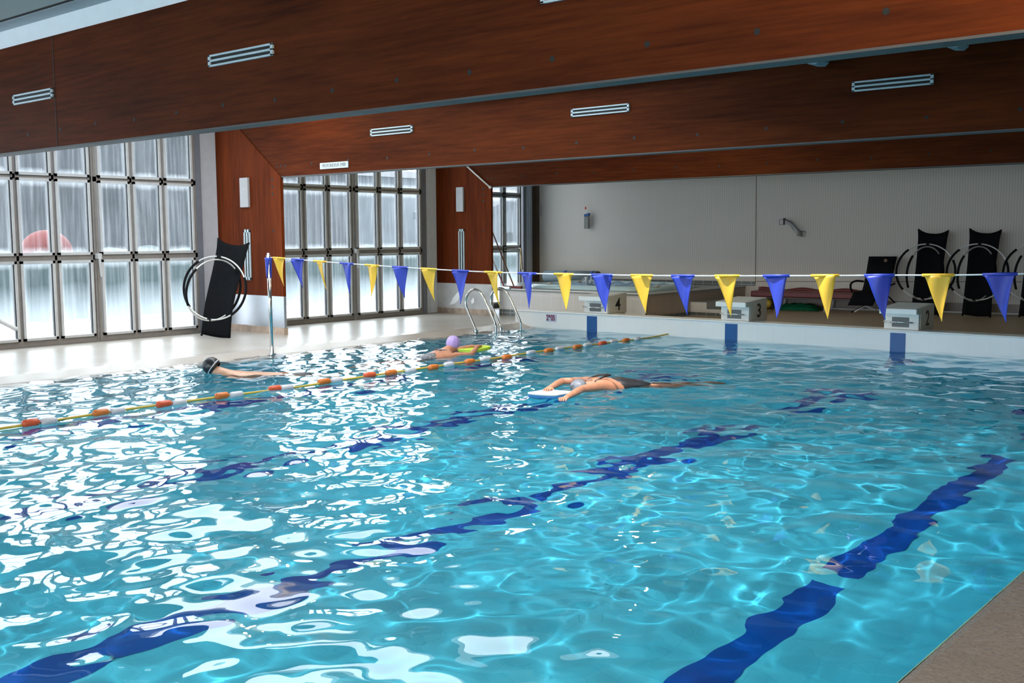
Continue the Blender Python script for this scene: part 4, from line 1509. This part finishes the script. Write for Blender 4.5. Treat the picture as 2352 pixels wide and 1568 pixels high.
def make_swimmer(head, fwd, label, o):
    """prone swimmer; head = head centre, fwd = unit heading; o = options"""
    f = np.array([fwd[0], fwd[1], 0.0]); f /= np.linalg.norm(f)
    s = np.array([-f[1], f[0], 0.0])           # swimmer's left
    z = np.array([0, 0, 1.0])
    t = thing('swimmer', (head[0], head[1], 0), label, 'person')
    zs, zh = o['z_sh'], o['z_hip']
    nk = head - f * o.get('neck', .14); nk[2] = (head[2] + zs) / 2 + .0
    chest = head - f * (o.get('neck', .14) + .16); chest[2] = zs - .03
    waist = chest - f * .24; waist[2] = (zs + zh) / 2 - .02
    pel = waist - f * .22; pel[2] = zh

    def P(b, a, l, u):
        return b + f * a + s * l + z * u
    ch = [[('pel', pel, (.155, .115)), ('wst', waist, (.135, .10)), ('chs', chest, (.165, .115)), ('nek', nk, .062), ('hd0', head + z * -.02 - f * .03, .082), ('hd1', head + f * .05 * o.get('face', 1) - z * .03 * o.get('face', 1), .062)]]
    for sd, nm in ((1, 'l'), (-1, 'r')):
        # legs, one slightly kicked
        k = o['kick'] * sd
        hip = P(pel, -.04, .09 * sd, -.01)
        kn = P(hip, -.40, .03 * sd, -.04 + .08 * k)
        an = P(kn, -.40, .01 * sd, -.03 - .10 * k)
        he = P(an, -.05, 0, -.01)
        to = P(an, -.17, .0, -.05)
        ch.append([('pel', pel, 0), ('hip' + nm, hip, .09), ('thi' + nm, (hip + kn) / 2 + z * .01, .078), ('kne' + nm, kn, .056), ('cal' + nm, P(kn, -.13, 0, .01), .055), ('ank' + nm, an, .036), ('hee' + nm, he, .036), ('toe' + nm, to, .028)])
        # arms reach forward and hold the board, or trail along the trunk
        sh = P(chest, .09, .165 * sd, .02)
        if o['arms'] == 'board':
            el = P(sh, .27, o.get('elbow_out', .06) * sd, o.get('el_dz', -.01))
            wr = np.array(o['hand'][0 if sd == 1 else 1], float)
            hd = wr + (wr - el) / np.linalg.norm(wr - el) * .02
            fdir = (wr - el); fdir[2] *= .2; fdir /= np.linalg.norm(fdir)
        else:
            el = P(sh, -.26, .05 * sd, -.05)
            wr = P(el, -.24, -.02 * sd, -.05)
            fdir = -f
        sdd = np.cross(z, fdir)
        palm = wr + fdir * .055
        arm = [('chs', chest, 0), ('sho' + nm, sh, .062), ('uar' + nm, sh + (el - sh) * .5, .05), ('elb' + nm, el, .040), ('far' + nm, el + (wr - el) * .35, .041), ('wri' + nm, wr, (.030, .022)), ('pal' + nm, palm, (.040, .016))]
        ch.append(arm)
        for q, (off_, ln) in enumerate(((-.030, .062), (-.010, .074), (.010, .070), (.030, .054))):
            b0 = palm + fdir * .035 + sdd * off_
            ch.append([('pal' + nm, palm, 0), ('fa%d' % q + nm, b0, .0095), ('fb%d' % q + nm, b0 + fdir * ln * .55 + z * .003, .009), ('fc%d' % q + nm, b0 + fdir * ln - z * .012, .007)])
        tb = palm - fdir * .012 - sdd * (.036 * sd)
        ch.append([('pal' + nm, palm, 0), ('ta' + nm, tb, .011), ('tb' + nm, tb + fdir * .035 - sdd * .022 * sd, .009)])
    skin_body('body', ch, o.get('skin', 'skin'), t)
    # swimsuit
    if o.get('suit'):
        e = .020
        sc = [[('pel', pel - z * .0, (.155 + e, .115 + e)), ('wst', waist, (.135 + e, .10 + e)), ('chs', chest - f * .03, ((.165 + e), .115 + e * .8))]]
        for sd, nm in ((1, 'l'), (-1, 'r')):
            hip = P(pel, -.04, .09 * sd, -.01)
            sc.append([('pel', pel, 0), ('hip' + nm, P(hip, -.06, 0, 0), .092)])
        skin_body('swimsuit', sc, o['suit'], t)
        if o.get('straps'):
            for sd in (1, -1):
                MB().tube(smooth_path([P(chest, -.06, .03 * sd, .112), P(chest, .05, .08 * sd, .098), P(chest, .14, .10 * sd, .06)]), .010, 6).build('strap', o['suit'], t, smooth=True)
    return t, f, s, z


def swim_cap(t, head, f, mat, tilt, r=(.098, .088, .105), ridges=True, band=None):
    """domed cap with folds; local x along heading"""
    mb = MB()
    nu, nv = 48, 18
    rows = []
    rot = Matrix.Rotation(tilt, 3, Vector((-f[1], f[0], 0)))
    s = np.array([-f[1], f[0], 0.0])
    for i in range(nv + 1):
        th = (PI * .66) * i / nv
        row = []
        for j in range(nu):
            ph = 2 * PI * j / nu
            k = 1 + (.018 * math.sin(ph * 9 + th * 3) * math.sin(th) if ridges else 0)
            if i == nv: k *= .97
            p = f * (r[0] * math.sin(th) * math.cos(ph) * k) + s * (r[1] * math.sin(th) * math.sin(ph) * k) + np.array([0, 0, 1]) * (r[2] * math.cos(th) * k)
            row.append(head + np.array(rot @ Vector(p)))
        rows.append(row)
    c = mb.grid(rows, closed_u=True).build('swim_cap', mat, t, smooth=True)
    if band:
        th = PI * .56
        pts = []
        for j in range(40):
            ph = 2 * PI * j / 40
            p = f * (r[0] * 1.03 * math.sin(th) * math.cos(ph)) + s * (r[1] * 1.03 * math.sin(th) * math.sin(ph)) + np.array([0, 0, 1]) * (r[2] * math.cos(th) - .0)
            pts.append(head + np.array(rot @ Vector(p)))
        MB().tube(pts, .006, 6, closed=True).build('goggle_strap', band, t, smooth=True)
    return c


def kickboard(c, f, L, W, T, mats, label, tilt=0.0, nose_r=.5):
    """rounded foam board centred at c, nose along f"""
    t = thing('kickboard', c, label, 'kickboard')
    f = np.array([f[0], f[1], 0.0]); f /= np.linalg.norm(f)
    s = np.array([-f[1], f[0], 0.0])
    out = []
    n = 14
    for k in range(n + 1):                      # round nose
        a = -PI / 2 + PI * k / n
        out.append((L / 2 - W * nose_r + W * nose_r * math.cos(a), W / 2 * math.sin(a)))
    out += [(-L / 2 + .03, W / 2), (-L / 2, W / 2 - .03), (-L / 2, -W / 2 + .03), (-L / 2 + .03, -W / 2)]
    up = np.array([-f[0] * math.sin(tilt), -f[1] * math.sin(tilt), math.cos(tilt)])
    ff = np.array([f[0] * math.cos(tilt), f[1] * math.cos(tilt), math.sin(tilt)])
    pts = [c + ff * a + s * b for a, b in out]
    MB().prism([p + up * (T * .25) for p in pts], up * (T * .5)).build('top_layer', mats[0], t, bevel=.006)
    MB().prism([p - up * (T * .5) for p in pts], up * (T * .75)).build('core', mats[1], t, bevel=.006)
    return t


# the one in the black cap, heading towards the near end of the left lane
h1 = onz(487, 843, .07)
b1 = onz(640, 851, .03)
f1 = (h1 - b1)
o1 = dict(z_sh=-.075, z_hip=-.075, kick=.5, arms='trail', skin='skin_pale', suit=None, face=1, neck=.15)
t1, f, s, z = make_swimmer(h1 - np.array([0, 0, .02]), f1, 'swimmer in a black cap face-down near the left curb', o1)
swim_cap(t1, h1 + np.array([0, 0, .01]), f, 'cap_black', .95, (.105, .092, .115), True, 'float_white')
f1u = f / np.linalg.norm(f)
# trunks
wc_ = h1 - f1u * .98
sc = [[('p', np.array([wc_[0], wc_[1], -.065]), (.15, .10)), ('q', np.array([*(wc_ + f1u * .14)[:2], -.085]), (.145, .10))]]
for sd in (1, -1):
    sc.append([sc[0][0], ('l%d' % sd, np.array([*(wc_ - f1u * .26 + s * .10 * sd)[:2], -.095]), .082)])
skin_body('swim_trunks', sc, 'suit_dark', t1)

# the one in the lilac cap, heading to the end wall behind a lime board
h2 = onz(1041, 790, .13)
bd2 = onz(1090, 801, .03)
f2 = bd2 - h2
f2[2] = 0
f2 /= np.linalg.norm(f2)
s2 = np.array([-f2[1], f2[0], 0])
wl = bd2 - f2 * .02 + s2 * .07 + np.array([0, 0, .035]); wr = bd2 - f2 * .02 - s2 * .07 + np.array([0, 0, .035])
o2 = dict(z_sh=.0, z_hip=-.13, kick=.4, arms='board', hand=(wl, wr), suit='suit_print', straps=True, face=1, neck=.10, elbow_out=.08, el_dz=.0)
t2, f, s, z = make_swimmer(h2 - np.array([0, 0, .03]), f2, 'swimmer in a lilac cap holding a lime kickboard by the ladder', o2)
swim_cap(t2, h2 + np.array([0, 0, .01]), f2, 'cap_lilac', -.12, (.100, .092, .108))
kickboard(bd2 + f2 * .03 + np.array([0, 0, -.005]), f2, .46, .30, .032, ('board_lime', 'board_lime'), 'lime green kickboard held by the swimmer in the lilac cap', .05)

# the one lying face-down across the middle with a white board
h3 = onz(1330, 893, -.01)
bd3 = onz(1262, 905, .03)
hip3 = onz(1430, 886, 0.0)
f3 = h3 - hip3
f3[2] = 0
f3 /= np.linalg.norm(f3)
s3 = np.array([-f3[1], f3[0], 0])
wl = onz(1300, 913, .05); wr = onz(1262, 891, .06)
if np.dot(wl - h3, s3) < np.dot(wr - h3, s3):
    wl, wr = wr, wl
o3 = dict(z_sh=.045, z_hip=-.06, kick=.35, arms='board', hand=(wl, wr), suit='suit_dark', straps=True, face=1, neck=.12, elbow_out=.14, el_dz=.0)
t3, f, s, z = make_swimmer(h3 - np.array([0, 0, .01]), f3, 'swimmer face-down with a white kickboard in the middle of the pool', o3)
swim_cap(t3, h3 + np.array([0, 0, .005]), f3, 'cap_grey', .9, (.096, .085, .10))
fb = (bd3 - h3); fb[2] = 0; fb /= np.linalg.norm(fb)
kickboard(bd3 + np.array([0, 0, -.005]), fb, .48, .32, .036, ('board_white', 'board_blue'), 'white and blue kickboard held by the face-down swimmer', .06, .3)
SWIM = [h1, h2, h3, hip3, bd3, onz(1660, 893, 0)]

# ------------------------------------------------------------------ water
x0w, x1w = -11.80, -1.20
y0w, y1w = -.6, YE + .02
DX = 0.026
nx = int((x1w - x0w) / DX) + 1
ny = int((y1w - y0w) / DX) + 1
gx = np.linspace(x0w, x1w, nx); gy = np.linspace(y0w, y1w, ny)
GX, GY = np.meshgrid(gx, gy)
Z = np.zeros_like(GX)
Zr = np.zeros_like(GX)
wr_ = np.random.default_rng(5)
for i in range(90):
    lam = math.exp(wr_.uniform(math.log(.24), math.log(1.1)))
    k = 2 * PI / lam
    th = wr_.uniform(0, 2 * PI)
    Z += (.0098 if lam > .45 else .0125) / k * np.sin(k * (GX * math.cos(th) + GY * math.sin(th)) + wr_.uniform(0, 2 * PI))
for i in range(60):
    lam = math.exp(wr_.uniform(math.log(.12), math.log(.26)))
    k = 2 * PI / lam
    th = wr_.uniform(0, 2 * PI)
    Zr += .0072 / k * np.sin(k * (GX * math.cos(th) + GY * math.sin(th)) + wr_.uniform(0, 2 * PI))
# the surface is livelier behind the swimmers and calmer along the right lip
act = .75 + .35 * np.clip((GY - 3) / 6, 0, 1)
for p in SWIM:
    d2 = ((GX - p[0]) ** 2 + (GY - p[1]) ** 2)
    act += .9 * np.exp(-d2 / .7)
calm = np.clip((x1w - GX) / 2.5, .35, 1)
Z = Z * calm + Zr * act * calm
# keep a margin level along the walls
Z *= np.clip((YE + .05 - GY) / .25, .25, 1)
nv = nx * ny
verts = np.empty((nv + 8, 3), np.float32)
verts[:nv, 0] = GX.ravel(); verts[:nv, 1] = GY.ravel(); verts[:nv, 2] = Z.ravel()
ii = np.arange(nv).reshape(ny, nx)
quads = np.stack([ii[:-1, :-1].ravel(), ii[:-1, 1:].ravel(), ii[1:, 1:].ravel(), ii[1:, :-1].ravel()], 1)
ZB = -2.3
verts[nv:nv + 8] = [(x0w, -10.86, 0), (x1w, -10.86, 0), (x0w, -10.86, ZB), (x1w, -10.86, ZB), (x0w, y1w, ZB), (x1w, y1w, ZB), (x0w, y0w, ZB), (x1w, y0w, ZB)]
A_, B_, C_, D_, E_, F_, G_, H_ = range(nv, nv + 8)
faces = quads.tolist()
row0 = ii[0, :].tolist(); rowN = ii[-1, :].tolist(); colL = ii[:, 0].tolist(); colR = ii[:, -1].tolist()
faces.append([A_, B_] + row0[::-1])                # flat water nearer than the view
faces.append([C_, D_, B_, A_][::-1])
faces.append([C_, G_, H_, D_][::-1])
faces.append([G_, E_, F_, H_][::-1])
faces.append(rowN[::-1] and ([E_] + rowN + [F_])[::-1])
faces.append([A_] + [colL[0]] + [G_, C_])
faces.append(colL + [E_, G_])
faces.append([B_, D_, H_] + [colR[0]])
faces.append((colR + [F_, H_])[::-1])
me = bpy.data.meshes.new('water')
me.from_pydata(verts.tolist(), [], faces)
bm = bmesh.new(); bm.from_mesh(me); bmesh.ops.recalc_face_normals(bm, faces=bm.faces)
bm.faces.ensure_lookup_table()
if bm.faces[0].normal.z < 0:
    bmesh.ops.reverse_faces(bm, faces=bm.faces)
bm.to_mesh(me); bm.free()
sm = [True] * len(quads) + [False] * (len(faces) - len(quads))
me.polygons.foreach_set('use_smooth', sm)
me.materials.append(M['water'])
wo = bpy.data.objects.new('water', me)
COL.objects.link(wo)
tag(wo, 'rippled turquoise pool water', 'water', None, 'structure')

# ------------------------------------------------------------------ outside
mb = MB().box((-110, -40, -.35), (-15.26, 110, -.15))
struct(mb, 'ground_outside', 'snow', 'bright white terrace outside the windows', 'ground')


def bumpy_hedge(x, y0, y1, h, label, seed):
    r = np.random.default_rng(seed)
    rows = []
    nyy = int((y1 - y0) / .35)
    for i in range(nyy + 1):
        y = y0 + (y1 - y0) * i / nyy
        hh = h * (1 + r.uniform(-.08, .08))
        w = .8 * (1 + r.uniform(-.15, .15))
        row = [(x + w, y, -.16)]
        for a in np.linspace(0, PI, 9):
            row.append((x + w * math.cos(a), y, hh * .75 + hh * .25 * math.sin(a) + r.uniform(-.05, .05)))
        row.append((x - w, y, -.16))
        rows.append(row)
    o = MB().grid(rows).build('hedge', 'hedge', smooth=True)
    return tag(o, label, 'hedge')


bumpy_hedge(-22.5, 6, 30, 1.30, 'dark hedge with frosted foot seen dimly through the steamed-up windows', 3)
hs = thing('house', (-62, 34, -.16), 'dark grey building seen dimly through the left windows', 'house')
MB().box((-70, 22.0, -.16), (-60, 39.3, 8.4)).build('wall', 'house', hs)
MB().prism([(-59.5, 21.5, 8.4), (-70.5, 21.5, 8.4), (-65, 21.5, 9.6)], (0, 18.3, 0)).build('roof', 'roof', hs)
hs2 = thing('annexe', (-66, 54, -.16), 'long grey building seen dimly through the middle windows', 'house')
MB().box((-74, 44.5, -.16), (-64, 56.5, 6.4)).build('wall', 'house_pale', hs2)
MB().box((-74, 56.5, -.16), (-64, 72, 6.4)).build('wing', 'house_mid', hs2)
hs4 = thing('outbuilding', (-70, 42, -.16), 'lighter building between the two grey ones, seen through the left windows', 'house')
MB().box((-74, 39.9, -.16), (-66, 44.0, 7.6)).build('wall', 'house_mid', hs4)
MB().prism([(-65.7, 39.88, 7.6), (-74.3, 39.88, 7.6), (-70, 39.88, 8.3)], (0, 4.14, 0)).build('roof', 'roof', hs4)
MB().prism([(-63.5, 44.1, 6.4), (-74.5, 44.1, 6.4), (-69, 44.1, 7.4)], (0, 28.4, 0)).build('roof', 'roof', hs2)
hs3 = thing('barn', (-31, 38, -.16), 'pale building with a sloping roof edge seen through the far door', 'house')
g0, g1, g2, g3 = onx(1110, 488, -32), onx(1205, 448, -32), onx(1205, 640, -32), onx(1110, 640, -32)
MB().prism([(q[0], q[1], max(q[2], -.16)) for q in (g0, g1, (g1[0], g1[1] + 5, g1[2] + 1), (g2[0], g2[1] + 5, -.16), (g3[0], g3[1], -.16))], (-4, 0, 0)).build('wall', 'house_mid', hs3)
MB().prism([(g0[0] + .4, g0[1] - .3, g0[2] - .25), (g1[0] + .4, g1[1] + 5, g1[2] + 1.35), (g1[0] + .4, g1[1] + 5, g1[2] + 1.7), (g0[0] + .4, g0[1] - .3, g0[2] + .1)], (-4.6, 0, 0)).build('roof', 'roof', hs3)
gw = onx(1171, 547, -31.98)
MB().box((gw[0], gw[1] - .2, gw[2] - .25), (gw[0] + .04, gw[1] + .2, gw[2] + .25)).build('window', 'house', hs3)
rc_ = onx(107, 578, -24.0)
ra_ = thing('red_canopy', (rc_[0], rc_[1], -.16), 'rounded red canopy outside, blurred behind the left windows', 'canopy')
MB().ellipsoid(rc_, (.5, .58, .50), 24, 16).build('cover', 'red_awning', ra_, smooth=True)
MB().tube([(rc_[0], rc_[1], -.16), (rc_[0], rc_[1], rc_[2])], .06, 8).build('stem', 'steel_dark', ra_)

# ------------------------------------------------------------------ light
w = bpy.data.worlds.new('overcast')
scene.world = w
w.use_nodes = True
nt = w.node_tree
for n in list(nt.nodes): nt.nodes.remove(n)
out = nt.nodes.new('ShaderNodeOutputWorld')
bg = nt.nodes.new('ShaderNodeBackground')
tc = nt.nodes.new('ShaderNodeTexCoord')
sp = nt.nodes.new('ShaderNodeSeparateXYZ')
rp = nt.nodes.new('ShaderNodeValToRGB')
nt.links.new(tc.outputs['Generated'], sp.inputs[0])
nt.links.new(sp.outputs[2], rp.inputs['Fac'])
rp.color_ramp.elements[0].position = 0.0
rp.color_ramp.elements[0].color = (.78, .88, .97, 1)
rp.color_ramp.elements[1].position = .5
rp.color_ramp.elements[1].color = (.92, .97, 1, 1)
nt.links.new(rp.outputs['Color'], bg.inputs['Color'])
bg.inputs['Strength'].default_value = 6.0
nt.links.new(bg.outputs[0], out.inputs['Surface'])


def lamp(name, loc, power, col, r=.08):
    l = bpy.data.lights.new(name, 'POINT')
    l.energy = power
    l.color = col
    l.shadow_soft_size = r
    o = bpy.data.objects.new(name, l)
    COL.objects.link(o)
    o.location = loc
    return o


lamp('ceiling_lamp', (-10.3, 12.6, 3.45), 60, (1, .80, .45), .06)
lamp('ceiling_lamp', (-8.7, 12.9, 3.45), 60, (1, .80, .45), .06)
lamp('ceiling_lamp', (-12.3, 9.3, 3.6), 30, (1, .72, .4), .06)  # added warm light, stands in for rooflight glow on the middle beam
lamp('ceiling_lamp', (.9, 3.0, 3.45), 640, (1, .74, .44), .1)


def added_spot(loc, power, col, r, aim):  # unseen spots added above the pool
    l = bpy.data.lights.new('added_pool_spot', 'SPOT')
    l.energy = power
    l.color = col
    l.shadow_soft_size = r
    l.spot_size = math.radians(100)
    l.spot_blend = .6
    l.cycles.is_caustics_light = True
    o = bpy.data.objects.new('added_pool_spot', l)
    COL.objects.link(o)
    o.location = loc
    d = Vector(aim) - Vector(loc)
    o.rotation_euler = d.to_track_quat('-Z', 'Y').to_euler()
    return o


added_spot((-3.0, 1.8, 3.72), 780, (1, .98, .95), .015, (-2.8, 2.8, 0))  # added for caustic lines and light on the near pool floor
wo.cycles.is_caustics_caster = True
for o in bpy.data.objects:
    if o.name.startswith('floor_basin') or o.name.startswith('floor_lane') or o.name.startswith('wall_basin'):
        o.cycles.is_caustics_receiver = True
added_spot((-5.0, 8.0, 3.72), 1000, (1, .98, .95), .03, (-5.0, 8.6, 0))  # added to brighten the far water

scene.view_settings.view_transform = 'Standard'
scene.view_settings.look = 'None'
scene.view_settings.gamma = 1.0
scene.view_settings.exposure = 0.0
scene.view_settings.use_curve_mapping = False
cy = scene.cycles
cy.use_denoising = True
cy.max_bounces = 12
cy.transmission_bounces = 8
cy.transparent_max_bounces = 12
cy.caustics_reflective = True
cy.caustics_refractive = True
cy.sample_clamp_indirect = 8.0
